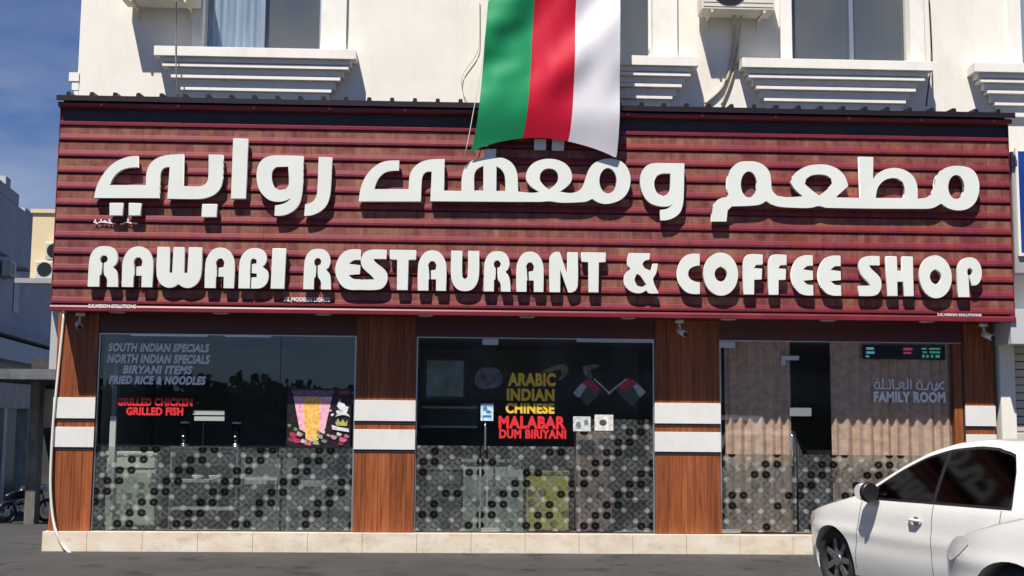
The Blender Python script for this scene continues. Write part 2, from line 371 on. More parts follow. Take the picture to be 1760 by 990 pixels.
# upper wall with openings
uw = MB(); xs = -5.22
for (a, b, c, d) in WIN:
    uw.box(xs, a, 0, .25, 3.06, WZ); xs = b
    uw.box(a, b, 0, .25, 3.06, WB); uw.box(a, b, 0, .25, WT, WZ)
uw.box(xs, 14, 0, .25, 3.06, WZ)
uw.build('upper_wall', M_wall, B)
sw = MB(); sw.box(-5.22, -4.97, .25, 9, 2.9, WZ); sw.box(-5.32, -5.12, .2, 9, -2, 2.9); sw.box(13.75, 14, .25, 9, 0, WZ); sw.box(-5.22, 14, 9, 9.25, -2, WZ)
sw.build('side_wall', M_wall, B)
bx('roof', M_wall, -5.22, 14, 0.25, 9, WZ-.2, WZ-.02, B)
# storey ledge at the corner
lg = MB(); lg.box(-5.33, -5.20, -.02, 9, 6.16, 6.28); lg.box(-5.29, -5.20, -.01, 9, 6.04, 6.155); lg.box(-5.26, -5.20, -.005, 9, 5.9, 6.035)
lg.build('corner_ledge', M_trim, B)
M_bluecurt = mat('blue_curtain', (.66, .74, .84), .8, col2=(.34, .44, .58), scale=1, stretch=(9, 9, .5))
M_greycurt = mat('grey_curtain', (.22, .205, .18), .8, col2=(.14, .15, .16), scale=.8, stretch=(1, 1, 1), detail=2)
for wi, (a, b, c, d) in enumerate(WIN):
    w = MB(); sl = .0
    # raised plaster surround
    lo, ro = (max(c+.5, a-.16) if wi else a-.14), b+.34 if wi != 2 else b+.20
    w.box(lo, a-.001, -.06, .0, WB, WT+.3); w.box(b+.001, ro, -.06, .0, WB, WT+.3); w.box(lo, ro, -.06, .0, WT+.301, WT+.5)
    wo = w.build('window', M_trim, B)
    f = MB(); mid = (a+b)/2 - (.0 if wi else .01)
    if wi == 2: mid = a+.53*(b-a)
    f.box(a, b, .09, .15, WB+.0, WB+.06); f.box(a, b, .09, .15, WT-.05, WT); f.box(a, a+.035, .085, .155, WB, WT); f.box(b-.035, b, .085, .155, WB, WT); f.box(mid-.028, mid+.028, .08, .15, WB+.06, WT-.05)
    f.build('frame', M_alu if wi != 1 else M_trim, wo)
    for (p, q) in ((a+.035, mid-.028), (mid+.028, b-.035)):
        MB().box(p, q, .11, .118, WB+.06, WT-.05).build('pane', M_wglass, wo)
    for k, (p, q) in enumerate(((a+.02, mid), (mid, b-.02))):
        cu = MB(); n = 40
        rows = []
        for z in (WB+.01, WT):
            am_ = 1 if (wi == 0 and k == 0) else .08; rows.append([(p+(q-p)*i/n, .17+am_*(.010*math.sin(i*1.3)+.01*math.sin(i*.7+k)), z) for i in range(n+1)])
        cu.loft(rows, closed=False, caps=False).build('curtain', M_bluecurt if (wi == 0 and k == 0) or (wi == 3) else M_greycurt, wo)
    s = MB()
    s.box(c, d, -.26, 0, 6.465, 6.595)                      # top slab
    s.box(c+.07, d-.07, -.20, 0, 6.40, 6.464)
    s.box(c+.10, d-.10, -.21, 0, 6.335, 6.385); s.box(c+.13, d-.13, -.17, 0, 6.386, 6.399); s.box(c+.17, d-.17, -.15, 0, 6.25, 6.334)
    s.box(c+.21, d-.21, -.16, 0, 6.195, 6.240); s.box(c+.24, d-.24, -.12, 0, 6.241, 6.249); s.box(c+.28, d-.28, -.10, 0, 6.09, 6.194)
    s.box(c+.33, d-.33, -.105, 0, 6.045, 6.085); s.box(c+.36, d-.36, -.06, 0, 5.90, 6.044)
    s.build('sill', M_trim, wo, .006)
# dark rooms behind the upper windows
ur = MB()
for (a, b, c, d) in WIN:
    ur.box(a-.3, b+.3, 1.2, 1.25, WB-.3, WT+.3); ur.box(a-.3, a-.28, .252, 1.2, WB-.3, WT+.3); ur.box(b+.28, b+.3, .252, 1.2, WB-.3, WT+.3); ur.box(a-.3, b+.3, .252, 1.2, WB-.34, WB-.3); ur.box(a-.3, b+.3, .252, 1.2, WT+.3, WT+.34)
ur.build('room_lining', M_room, B)

# ground floor shell: floor, ceiling, back wall, partitions
bx('floor', M_roomfl, -5.1, 13.7, .32, 8.9, .0, .245, B)
bx('ceiling', M_room, -5.1, 13.7, .10, 8.9, 2.88, 3.05, B)
pw = MB(); pw.box(-5.1, 13.7, 4.2, 4.35, .246, 2.879)
for x0, x1 in ((-1.1, -.95), (2.9, 3.05), (6.85, 7.0)): pw.box(x0, x1, .12, 4.19, .246, 2.879)
pw.build('partition', M_room, B)
# header above the glazing
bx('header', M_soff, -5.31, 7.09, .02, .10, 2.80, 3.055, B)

# pilasters
for pi, (x0, x1, nb) in enumerate(PIL):
    core = bx('pilaster', M_dark, x0+.004, x1-.004, .012, .30, .25, 3.05, B)
    wd = (x1-x0)/nb
    for k in range(nb):
        bx('wood_board', M_wood, x0+k*wd+.0015, x0+(k+1)*wd-.0015, -.002, .011, .252, 3.054, core, .002)
    if pi == 3: bx('wood_board', M_wood, 6.56, 6.685, .03, .30, .252, 2.79, core, .002)
    for z0, z1 in ((1.685, 1.955), (1.315, 1.575)):
        bx('white_panel', M_panel, x0-.006, x1+.004, -.022, -.0025, z0, z1, core, .003)
        bx('shadow_gap', M_dark, x0-.002, x1, -.010, -.003, z0-.035, z0-.001, core)  # dark strip laid under each panel in place of its cast shadow

# platform of marble tiles
pf = bx('platform', M_pave, -5.34, 7.3, -.085, .33, 0, .222, B)
x = -5.355
edges = [-5.355, -4.79]
while edges[-1] < 7.0: edges.append(edges[-1]+.70)
for a, b in zip(edges, edges[1:]):
    MB().prism([(-.105, .0), (-.105, .247), (.34, .247), (.34, .224), (-.087, .224), (-.087, 0)], a+.002, b-.002).build('tile', M_tile, pf, .002)
bx('skirting', M_dark, -4.79, 7.0, .045, .062, .2475, .262, B)

# glazed bays
GY = .05
film_top = [1.325, 1.37, 1.29]
for bi, (a, b) in enumerate(BAY):
    cuts = {0: [a, -2.42, b], 1: [a, .22, 1.47, b], 2: [a, 4.42, b]}[bi]
    for k, (p, q) in enumerate(zip(cuts, cuts[1:])):
        door = (bi == 1 and k == 1) or (bi == 2 and k == 0)
        pane = bx('glass_door' if door else 'glass_pane', M_glass, p+.004, q-.004, GY, GY+.004, .262, 2.785, B)
        ft = 1.735 if (bi == 1 and k == 2) else film_top[bi]
        bx('film', M_film, p+.012, q-.012, GY-.0045, GY-.003, .272, ft, pane)
        if door:
            for xx in (p+.004, q-.204):
                pass
            bx('patch_fitting', M_alu, p+.02, p+.26, GY-.012, GY+.016, .263, .31, pane, .002)
            bx('patch_fitting', M_alu, p+.01, p+.22, GY-.012, GY+.016, 2.70, 2.78, pane, .002)
            hx = p+.06 if bi == 1 else q-.08
            h = MB(); zz = (1.33, 1.66) if bi == 1 else (1.15, 1.55)
            h.tube([(hx, GY-.01, zz[1]), (hx, GY-.06, zz[1]), (hx, GY-.07, zz[1]-.02), (hx, GY-.07, zz[0]+.02), (hx, GY-.06, zz[0]), (hx, GY-.01, zz[0])], .012)
            h.build('handle', M_steel, pane)
    f = MB(); f.box(a+.001, b-.001, .03, .075, 2.786, 2.799); f.box(a+.001, a+.02, .03, .07, .2625, 2.785); f.box(b-.02, b-.001, .03, .07, .2625, 2.785)
    f.build('window_frame', M_alu, B)
# bright metal strips added in place of reflections over the panes
bx('top_rail', M_alu, -4.38, -3.38, .02, .029, 2.765, 2.79, B); bx('top_rail', M_alu, -3.15, -2.55, .02, .029, 2.765, 2.79, B); bx('top_rail', M_alu, 1.48, 2.51, .012, .029, 2.75, 2.80, B)

# ------------------------------------------------------------ neighbour shop on the right
NB = root('neighbouring_shop', 'next door shop front with cream roller shutter and grey band, right of the restaurant', 'shop front', (8.5, 0, 0))
p = MB(); p.box(7.16, 7.36, -.05, .25, 0, 3.05); p.build('pillar', M_wall, NB)
bx('header_band', mat('pale_grey', (.48, .50, .53), .5), 7.12, 12, -.50, -.001, 2.76, 3.22, NB)
bx('kerb_step', M_tile, 7.31, 12, -.10, .30, 0, .247, NB)
sh = MB()
k = 0; z = .25
M_shut = mat('cream_shutter', (.62, .56, .44), .5, col2=(.5, .48, .42), scale=3)
while z < 2.75:
    bx('slat', M_shut, 7.37, 12, .04, .10 - .0*k, z, z+.095, NB, .012); z += .105; k += 1
bx('shutter_back', M_black, 7.37, 12, .105, .15, .25, 3.05, NB)
BS = root('blue_sign_board', 'blue sign board with white edge on the neighbouring shop wall', 'sign', (8.6, -.3, 4.1))
bx('sign_box', M_grey, 7.30, 11, -.30, -.002, 3.72, 5.36, BS)
bx('blue_face', mat('blue_vinyl', (.012, .045, .28), .3, var=.15, scale=2), 7.375, 11, -.325, -.301, 3.98, 5.36, BS)
e = MB(); e.box(7.34, 7.374, -.34, -.301, 3.94, 5.40); e.box(7.374, 11, -.34, -.301, 3.94, 3.979)
e.build('edge_trim', M_trim, BS)
text('م', 7.58, 7.72, 4.40, 4.62, -.327, M_letter, 'lettering', BS) if False else None

# ------------------------------------------------------------ shop sign (canopy box with cladding and letters)
SG = root('shop_sign', 'wide maroon clad canopy sign with raised white Arabic and English restaurant lettering', 'shop sign', (1, -.5, 3.06))
SX0, SX1 = -5.25, 7.17
bx('canopy_box', M_dark, SX0+.02, SX1-.02, -.475, -.002, 3.075, 5.78, SG)
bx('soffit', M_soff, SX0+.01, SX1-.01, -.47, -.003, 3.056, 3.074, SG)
NR, ZT, ZB = 11, 5.435, 3.115
rh = (ZT-ZB)/NR
rng = random.Random(3)
for r in range(NR):
    z1 = ZT-r*rh; z0 = z1-rh
    cutx = [SX0+.003]; x = SX0+rng.uniform(.8, 1.9)
    while x < SX1-.7: cutx.append(x); x += 1.83
    cutx.append(SX1-.003)
    prof = [(-.476, z0+.019), (-.476, z1-.001), (-.500, z1-.001), (-.502, z0+rh*.50), (-.509, z0+rh*.46), (-.520, z0+rh*.25), (-.519, z0+.026), (-.500, z0+.019)]
    for a, b in zip(cutx, cutx[1:]):
        MB().prism(prof, a+.0015, b-.0015, [0, 0, 0, 1, 1, 1, 1, 1]).build('plank', [M_brown, M_maroon], SG)
MB().prism([(-.476, 3.04), (-.476, 3.113), (-.525, 3.113), (-.535, 3.09), (-.535, 3.04)], SX0-.01, SX1+.01).build('bottom_trim', M_mtrim, SG, .004)
MB().prism([(-.476, 5.437), (-.476, 5.50), (-.50, 5.505), (-.520, 5.49), (-.520, 5.445)], SX0, SX1).build('upper_trim', M_mtrim, SG, .003)
bx('dark_band', M_dark, SX0+.005, SX1-.005, -.49, -.476, 5.501, 5.70, SG)
MB().prism([(-.476, 5.66), (-.476, 5.73), (-.585, 5.73), (-.60, 5.715), (-.60, 5.685), (-.58, 5.665)], SX0-.01, SX1+.02).build('gutter_trim', M_mtrim, SG, .004)
# end returns
for xx in (SX0-.008, SX1-.001):
    bx('end_panel', M_mtrim, xx, xx+.009, -.51, -.003, 3.10, 5.68, SG)
# ribbed roof sheet
rs = MB(); n = int((SX1-SX0+.1)/.2955); x = SX0-.02; top = []
while x < SX1+.04:
    top += [(x, 0), (x+.118, 0), (x+.126, .045), (x+.170, .045), (x+.178, 0)]; x += .2955
top = [t for t in top if t[0] <= SX1+.05]+[(SX1+.05, 0)]
def sheet(y, z, dz): return [(tx, y, z+tz+dz) for tx, tz in top]
for za in (0, -.012):
    rs.loft([sheet(-.635, 5.805, za), sheet(0, 5.84, za)], closed=False, caps=False, smooth=False)
lo = [(tx, -.635, 5.735) for tx, tz in top]
rs.loft([sheet(-.635, 5.805, 0), lo], closed=False, caps=False, smooth=False)
rs.loft([[(tx, -.625, 5.735) for tx, tz in top], sheet(-.625, 5.805, -.012)], closed=False, caps=False, smooth=False)
rs.build('roof_sheet', M_roof, SG)
# screws along the gutter trim
for i in range(13):
    MB().tube([(SX0+.55+i*.97, -.601, 5.70), (SX0+.55+i*.97, -.615, 5.70)], .022, 8).build('bolt', M_mtrim, SG)

LY, LD = -.605, .062
def glyph(loops, name='letter', lab=None, lim=38):
    me = curve_mesh(name, [smooth_poly([Vector((*p,)) for p in lp], lim) for lp in loops], LY, LD, [M_letter, M_letside])
    o = link(name, me, SG)
    bv = o.modifiers.new('bevel', 'BEVEL'); bv.width = .005; bv.segments = 1; bv.limit_method = 'ANGLE'; bv.angle_limit = math.radians(60)
    return o
def arab(sc, ox, oy, loops):
    return glyph([[on(ox+x/sc, oy+y/sc, LY) for x, y in lp] for lp in loops])
s1 = (3.094, 80, 220)
arab(*s1, [[(485,148),(485,208),(440,211),(400,223),(368,247),(348,275),(336,303),(528,303),(530,250),(538,215),(558,182),(592,158),(640,144),(728,138),(725,308),(800,310),(832,305),(852,288),(860,262),(862,140),(938,142),(936,270),(925,318),(893,353),(845,372),(800,377),(642,376),(655,207),(630,210),(612,225),(604,255),(598,372),(252,372),(262,325),(280,280),(305,240),(335,205),(370,178),(410,160),(450,150)]])
arab(*s1, [[(335,398),(408,398),(405,466),(333,466)]]); arab(*s1, [[(437,398),(505,400),(500,466),(435,466)]]); arab(*s1, [[(828,404),(908,404),(905,474),(822,474)]])
arab(*s1, [[(992,55),(1073,57),(1060,377),(980,377)]])
arab(*s1, [[(1365,148),(1363,290),(1358,350),(1345,400),(1318,435),(1280,458),(1245,466),(1212,466),(1215,412),(1250,405),(1280,392),(1300,372),(1270,386),(1235,392),(1190,385),(1155,360),(1130,325),(1118,280),(1118,230),(1130,190),(1155,162),(1190,148),(1230,145)],
           [(1285,205),(1288,300),(1272,325),(1240,330),(1213,315),(1200,285),(1197,250),(1205,222),(1222,207)]])
arab(*s1, [[(1447,153),(1518,155),(1514,270),(1508,350),(1492,405),(1460,440),(1415,462),(1370,468),(1375,405),(1410,395),(1432,368),(1440,330)]])
s2 = (2.839, 580, 220)
arab(*s2, [[(302,158),(300,208),(262,209),(230,218),(205,240),(190,267),(180,298),(347,298),(350,250),(358,215),(380,185),(415,163),(460,153),(523,151),(520,305),(605,307),(606,250),(612,215),(630,180),(660,158),(700,146),(716,143),(718,102),(775,102),(772,142),(810,147),(845,165),(868,195),(878,232),(882,310),(950,316),(985,312),(950,290),(926,262),(920,235),(930,200),(955,172),(990,156),(1032,150),(1075,156),(1112,174),(1135,200),(1145,235),(1138,265),(1112,292),(1085,310),(1130,317),(1165,312),(1192,292),(1208,255),(1222,212),(1245,178),(1280,158),(1320,150),(1370,156),(1405,180),(1425,218),(1430,260),(1420,305),(1395,340),(1355,362),(1310,370),(1275,364),(1243,345),(1215,358),(1180,362),(1090,364),(1035,357),(990,360),(453,357),(460,213),(437,213),(420,224),(412,250),(407,357),(103,357),(108,320),(118,278),(140,232),(170,197),(205,172),(245,160)],
           [(668,305),(668,228),(682,200),(712,184),(712,305)], [(775,307),(776,186),(800,203),(816,232),(820,307)],
           [(1032,300),(1005,278),(988,252),(990,222),(1008,203),(1032,197),(1058,203),(1074,222),(1076,252),(1060,278)], ell(1320, 257, 42, 62)])
arab(*s2, [[(960,52),(1018,52),(1018,105),(960,105)]]); arab(*s2, [[(1048,52),(1108,52),(1105,108),(1046,108)]])
arab(*s2, [[(1693,172),(1690,320),(1686,370),(1672,412),(1640,438),(1605,449),(1575,450),(1575,400),(1610,393),(1638,372),(1610,382),(1565,380),(1525,365),(1497,335),(1480,290),(1478,245),(1490,205),(1515,180),(1550,171),(1600,171)],
           [(1625,222),(1585,222),(1560,232),(1547,258),(1548,290),(1562,318),(1590,332),(1612,322),(1623,300)]])
s3 = (2.912, 1160, 220)
arab(*s3, [[(262,345),(235,350),(208,364),(190,395),(183,468),(258,468),(264,412),(285,392),(390,388),(430,381),(458,365),(480,380),(520,393),(600,399),(680,399),(722,390),(760,399),(1230,404),(1290,400),(1333,378),(1370,402),(1420,412),(1470,402),(1505,370),(1522,320),(1522,270),(1505,225),(1475,200),(1430,190),(1380,192),(1340,208),(1310,240),(1300,280),(1290,320),(1265,345),(1215,354),(1213,290),(1195,245),(1160,215),(1110,200),(1060,205),(1020,225),(992,258),(993,145),(922,143),(930,350),(805,347),(868,290),(850,240),(815,205),(765,185),(720,182),(670,188),(625,208),(595,235),(578,270),(600,305),(640,342),(560,346),(510,338),(487,312),(482,270),(475,225),(450,190),(410,170),(365,166),(320,172),(285,200),(265,240),(260,290),(268,330)],
           [(722,338),(690,315),(650,280),(657,255),(682,238),(722,232),(760,238),(785,255),(790,275),(760,310)], ell(370, 282, 40, 65),
           [(1005,350),(1015,300),(1040,268),(1070,253),(1110,252),(1140,270),(1150,300),(1147,350)], ell(1408, 295, 40, 60)])

G = {
 'R': [[(0,0),(.02,.66),(.1,.85),(.27,.97),(.5,1),(.75,.97),(.9,.85),(.95,.70),(.90,.56),(.80,.49),(.93,.38),(.98,.22),(1,0),(.64,0),(.62,.20),(.52,.31),(.50,.58),(.60,.62),(.62,.70),(.55,.77),(.44,.77),(.37,.70),(.39,.61),(.44,.57),(.43,.30),(.38,.28),(.38,0)]],
 'A': [[(0,0),(0,.60),(.08,.80),(.25,.95),(.5,1),(.75,.95),(.92,.80),(1,.60),(1,0),(.64,0),(.64,.28),(.46,.28),(.46,.50),(.62,.52),(.64,.64),(.56,.73),(.44,.73),(.36,.64),(.38,.54),(.41,.28),(.38,.28),(.38,0)]],
 'W': [[(0,1),(.27,1),(.28,.36),(.35,.36),(.36,1),(.60,1),(.61,.36),(.69,.36),(.70,1),(1,1),(1,.34),(.93,.12),(.78,0),(.62,0),(.5,.08),(.38,0),(.22,0),(.07,.12),(0,.34)]],
 'B': [[(0,0),(.01,.62),(.1,.83),(.28,.96),(.5,1),(.74,.97),(.88,.86),(.92,.72),(.86,.60),(.78,.54),(.95,.44),(1,.29),(.93,.12),(.76,.02),(.55,0),(.42,0),(.43,.27),(.60,.28),(.60,.37),(.43,.38),(.43,.60),(.58,.62),(.58,.71),(.45,.75),(.38,.68),(.38,0)]],
 'I': [[(0,0),(.05,1),(1,1),(.95,0)]],
 'E': [[(1,1),(.65,1),(.35,.94),(.1,.75),(0,.5),(.1,.25),(.35,.06),(.65,0),(1,0),(1,.26),(.74,.27),(.54,.36),(1,.39),(1,.61),(.54,.64),(.74,.73),(1,.74)]],
 'S': [[(.95,1),(.45,1),(.2,.95),(.05,.82),(.03,.66),(.12,.53),(.45,.33),(.52,.26),(0,.25),(0,0),(.5,0),(.8,.04),(.97,.18),(1,.36),(.9,.5),(.55,.69),(.48,.77),(.95,.77)]],
 'T': [[(0,1),(1,1),(1,.76),(.72,.75),(.71,0),(.29,0),(.28,.75),(0,.76)]],
 'U': [[(0,1),(.40,1),(.41,.36),(.5,.29),(.59,.36),(.60,1),(1,1),(1,.40),(.92,.18),(.75,.04),(.5,0),(.25,.04),(.08,.18),(0,.40)]],
 'N': [[(0,0),(0,.84),(.08,.95),(.2,1),(.36,1),(.63,.44),(.63,1),(1,1),(1,.18),(.92,.05),(.78,0),(.66,0),(.38,.56),(.38,0)]],
 '&': [[(.14,1),(.76,1),(.73,.84),(.60,.81),(.53,.73),(.59,.63),(.78,.56),(.84,.74),(.98,.74),(.93,.5),(.84,.34),(1,0),(.72,0),(.64,.07),(.48,0),(.28,.01),(.1,.1),(0,.28),(.03,.48),(.18,.6),(.1,.72),(.1,.87)], [(.36,.48),(.46,.44),(.64,.22),(.52,.15),(.38,.18),(.30,.32)]],
 'C': [[(1,1),(.65,1),(.35,.94),(.1,.75),(0,.5),(.1,.25),(.35,.06),(.65,0),(1,0),(1,.29),(.78,.31),(.56,.38),(.48,.5),(.56,.62),(.78,.69),(1,.71)]],
 'O': [ell(.5, .5, .5, .5, 28), [(.5,.68),(.36,.60),(.32,.48),(.38,.37),(.5,.32),(.62,.37),(.68,.48),(.64,.60)]],
 'F': [[(0,0),(0,.70),(.08,.90),(.28,1),(1,1),(1,.75),(.66,.74),(.55,.66),(.96,.65),(.94,.38),(.56,.37),(.54,0)]],
 'H': [[(0,0),(0,1),(.40,1),(.41,.64),(.59,.64),(.60,1),(1,1),(1,0),(.62,0),(.61,.36),(.40,.36),(.40,0)]],
 'P': [[(0,0),(0,.62),(.08,.83),(.27,.96),(.5,1),(.76,.96),(.94,.82),(1,.62),(.94,.43),(.78,.31),(.56,.29),(.50,.55),(.60,.57),(.62,.67),(.53,.74),(.43,.70),(.40,.60),(.44,.54),(.46,0)]],
}
row = [('R',153.7,202.8),('A',212,261.6),('W',270.7,345),('A',354,402),('B',412,461),('I',467,490),('R',523,569),('E',577,618),('S',619.5,665.6),('T',670,714.5),('A',719,766.7),('U',775.5,823),('R',832,877.6),('A',888,934),('N',944.6,993),('T',999,1041.4),('&',1073,1132),('C',1164,1203),('O',1209,1269),('F',1277,1312),('F',1320,1353),('E',1360,1398),('E',1406,1446),('S',1475,1515.4),('H',1523,1571),('O',1579.6,1637),('P',1645,1689)]
for ch, a, b in row:
    t = (a-150)/1540
    xa, zt = on(a, 422.5+20*t, LY); xb, zb = on(b, 493+18.5*t, LY); ov = .02 if ch in 'O' else 0
    glyph([[(xa+u*(xb-xa), (zb-ov)+v*(zt-zb+2*ov)) for u, v in lp] for lp in G[ch]], lim=48)
# small sign-maker credits
M_small = mat('white_vinyl', (.78, .74, .74), .5)
def small(body, ax, ay, bx_, by, h=6.5, Y=-.537):
    xa, za = on(ax, ay, Y); xb, zb = on(bx_, by, Y)
    return text(body, xa, xb, za-.0, za+h/134, Y, M_small, 'small_lettering', SG, .003, .03)
small('S.K.VISION SOLUTIONS', 152, 529, 234, 529); small('AL MODERN LIGHTS', 488, 518, 567, 518, 7.5, -.531); small('S.K.VISION SOLUTIONS', 1611, 543, 1687, 544, 4.5)
# strokes of the small Arabic credit
def strokes(lines, wpx, Y, m, name, parent, depth=.003, sc=1, ox=0, oy=0):
    mb = MB()
    for ln in lines:
        P = [Vector(on(ox+x/sc, oy+y/sc, Y)) for x, y in ln]; w = wpx/sc/134/2
        if len(P) == 1:
            q = P[0]; mb.box(q.x-w, q.x+w, Y-depth, Y, q.y-w, q.y+w); continue
        L_, R_ = [], []
        for i, p in enumerate(P):
            d = (P[min(i+1, len(P)-1)]-P[max(i-1, 0)]).normalized(); nn = Vector((-d.y, d.x))*w
            L_.append(p+nn); R_.append(p-nn)
        for i in range(len(P)-1):
            a, b, c, d = L_[i], L_[i+1], R_[i+1], R_[i]
            bq = len(mb.v)
            for yy in (Y-depth, Y): mb.v += [Vector((q.x, yy, q.y)) for q in (a, b, c, d)]
            for q in ((0, 1, 2, 3), (7, 6, 5, 4), (0, 4, 5, 1), (1, 5, 6, 2), (2, 6, 7, 3), (3, 7, 4, 0)): mb.f.append(tuple(bq+i_ for i_ in q)); mb.mi.append(0); mb.sm.append(False)
    return mb.build(name, m, parent)
strokes([[(190,380),(230,385),(270,400),(320,430)],[(240,300),(250,380)],[(340,390),(430,375),(520,385),(640,395),(860,435)],[(415,290),(425,370)],[(500,350),(540,340),(570,370)],[(660,290),(690,370)],[(1000,440),(1080,440),(1140,400),(1230,380),(1330,415),(1520,430)],[(1230,280),(1240,380)]], 42, -.53, M_small, 'arabic_credit', SG, .003, 17.6, 150, 360)['kind'] = 'stuff'

# ------------------------------------------------------------ flag
FL = root('hanging_flag', 'satin flag with green, red and white stripes hanging over the middle of the sign', 'flag', (1.0, -.75, 5.1))
M_fg = mat('flag_green', (.006, .25, .095), .55, spec=.25, bump=.12, scale=60); M_fr = mat('flag_red', (.50, .005, .030), .55, spec=.2, bump=.12, scale=60); M_fw = mat('flag_white', (.66, .65, .70), .6, spec=.2, bump=.12, scale=60)
for m_ in (M_fg, M_fr, M_fw): m_.node_tree.nodes['Principled BSDF'].inputs['Sheen Weight'].default_value = .05
FZT = 8.35
def fl(u, v):
    "u 0..1 across, v 0 (bottom) .. 1 (top)"
    xb = -.00+u*1.90; xt = .34+u*1.66
    # lower part flares out a little more
    k = v**.62
    x = xb*(1-k)+xt*k + .03*math.sin(v*5+1)*(1-v)
    arch = .25*math.sin(math.pi*min(1, max(0, (u-.02)/.96)))**.8*(1-.15*u)
    z0 = 5.145-.035*u+arch*.9
    z = z0+(FZT-z0)*v
    ss_ = lambda t: (lambda q: q*q*(3-2*q))(min(1, max(0, t)))
    am = .10+.90*ss_((z-5.45)/.9)
    y = -.652-.125*ss_((z-4.98)/.78)+.05*ss_((z-6.3)/1.6)
    y += am*(.042*math.sin((z-x*.75)*4.3+.9) + .014*math.sin((z*.9-x*1.1)*8.3+1.1) + .018*math.sin(x*8.5-z*.9+.6) + .007*math.sin(x*17+z*1.9))
    y += .004*am*math.sin((z-.25*x)*19+3*math.sin(x*3))*math.exp(-((u-.12)/.2)**2)
    y = min(y, -.645)
    return (x, y, z)
for nm, m_, u0, u1 in (('green_stripe', M_fg, 0, .352), ('red_stripe', M_fr, .352, .668), ('white_stripe', M_fw, .668, 1)):
    mb = MB(); nu, nv = 30, 150
    for off in (0, .004):
        mb.loft([[Vector(fl(u0+(u1-u0)*i/nu, j/nv))+Vector((0, off, 0)) for i in range(nu+1)] for j in range(nv+1)], closed=False, caps=False)
    mb.build(nm, m_, FL)
mb = MB(); mb.tube([(.2, -.72, FZT+.02), (2.1, -.72, FZT+.02)], .02); mb.build('pole', M_alu, FL)
mb = MB(); mb.tube([(0.30, -.76, 8.2), (.26, -.76, 7.2), (.16, -.74, 6.2), (.0, -.70, 5.25), (-.05, -.66, 5.05)], .006, 6); mb.build('cord', M_white, FL)

# ------------------------------------------------------------ downlights and cameras
M_lens = mat('downlight_lens', (.55, .52, .52), .3)
DL = None
desc = ['downlight at the left end of the soffit above the menu lettering', 'downlight in the soffit above the middle of the left window', 'downlight in the soffit just left of the second wood pillar', 'downlight in the soffit just right of the second wood pillar', 'downlight in the soffit above the yellow Arabic Indian Chinese lettering', 'downlight in the soffit between crossed flags sticker and third pillar', 'downlight in the soffit above the left curtain of the family room', 'downlight in the soffit above the dark curtain gap of the family room', 'downlight in the soffit at the right end above the family room lettering']
for i in range(9):
    xx = -4.47+i*1.318
    if i == 0:
        DL = tag(bpy.data.objects.new('downlight', None), None, 'lamp', 'round downlights in the canopy soffit'); COL.objects.link(DL); DL.empty_display_size = .1
        MB().tube([(0, 0, .0), (0, 0, -.012)], .10, 24).build('rim', M_white, DL); MB().tube([(0, 0, -.0121), (0, 0, -.018)], .082, 24).build('lens', M_lens, DL)
        o = DL
    else: o = copy_tree(DL)
    o.location = (xx, -.33, 3.0555); o['label'] = 'round white '+desc[i]
def cctv(x, y, z, lab):
    r = root('security_camera', lab, 'camera', (x, y, z), 'dome cameras on the pillars', world=False)
    MB().tube([(0, .0, .05), (0, 0, .09)], .06, 16).build('bracket', M_white, r)
    MB().tube([(0, 0, .05), (0, -.02, .0), (.0, -.06, -.05)], .02, 8).build('arm', M_white, r)
    MB().tube([(-.02, -.02, -.05), (.05, -.16, -.11)], [.036, .04], 14).build('body', M_white, r)
    MB().tube([(.051, -.161, -.111), (.055, -.17, -.114)], .033, 14).build('lens', M_black, r)
cctv(2.83, -.12, 2.96, 'small white security camera under the soffit on the third wood pillar')
cctv(6.92, -.12, 2.96, 'small white security camera under the soffit on the rightmost wood pillar')
cctv(-5.0, -.12, 2.96, 'small security camera under the soffit on the leftmost wood pillar')

# ------------------------------------------------------------ air conditioners on the upper wall
M_ac = mat('ac_casing', (.62, .58, .48), .5, col2=(.70, .67, .58), scale=5)
def ac(name, loc, w, h, d, lab, grp, hoses=None, rz=0, dirty=True):
    r = root(name, lab, 'air conditioner', loc, grp, world=False); r.rotation_euler.z = rz
    MB().box(-w/2, w/2, -d, -.06, 0, h).build('casing', M_ac, r, .012)
    MB().tube([(-w*.12, -d-.002, h*.5), (-w*.12, -d-.012, h*.5)], h*.40, 24).build('fan_grille', M_black, r)
    b = MB()
    for sx in (-w*.36, w*.36):
        b = MB(); b.prism([(-d, -.035), (-d, -.002), (0, -.002), (0, -.16 if dirty else -.1), (-.03, -.16 if dirty else -.1), (-.05, -.035)], sx-.015, sx+.015)
        b.build('bracket', M_ac if dirty else M_grey, r)
    f = MB()
    for i in range(9): f.box(-w/2+.02, w/2-.02, -d-.006, -d-.001, .04+i*(h-.08)/9, .045+i*(h-.08)/9)
    f.build('louvre', M_grey, r)
    return r
ac('air_conditioner', (-4.09, -.02, 7.17), .98, .62, .42, 'air conditioner outdoor unit on brackets left of the blue curtained window', 'outdoor units on the white wall')
ac('air_conditioner', (3.60, -.02, 7.20), .98, .62, .40, 'dusty cream air conditioner outdoor unit between flag and right hand window', 'outdoor units on the white wall')
def cable(name, pts, r, m, lab, cat='cable'):
    P = [Vector(p) for p in pts]; out = []
    for i in range(len(P)-1):
        p0, p1, p2, p3 = P[max(i-1, 0)], P[i], P[i+1], P[min(i+2, len(P)-1)]
        for k in range(6):
            t = k/6; out.append(.5*((2*p1)+(p2-p0)*t+(2*p0-5*p1+4*p2-p3)*t*t+(3*p1-p0-3*p2+p3)*t**3))
    out.append(P[-1]); mb = MB(); mb.tube(out, r, 8); return tag(mb.build(name, m), lab, cat)
M_hose = mat('hose_lagging', (.42, .37, .27), .7, var=.2, scale=9)
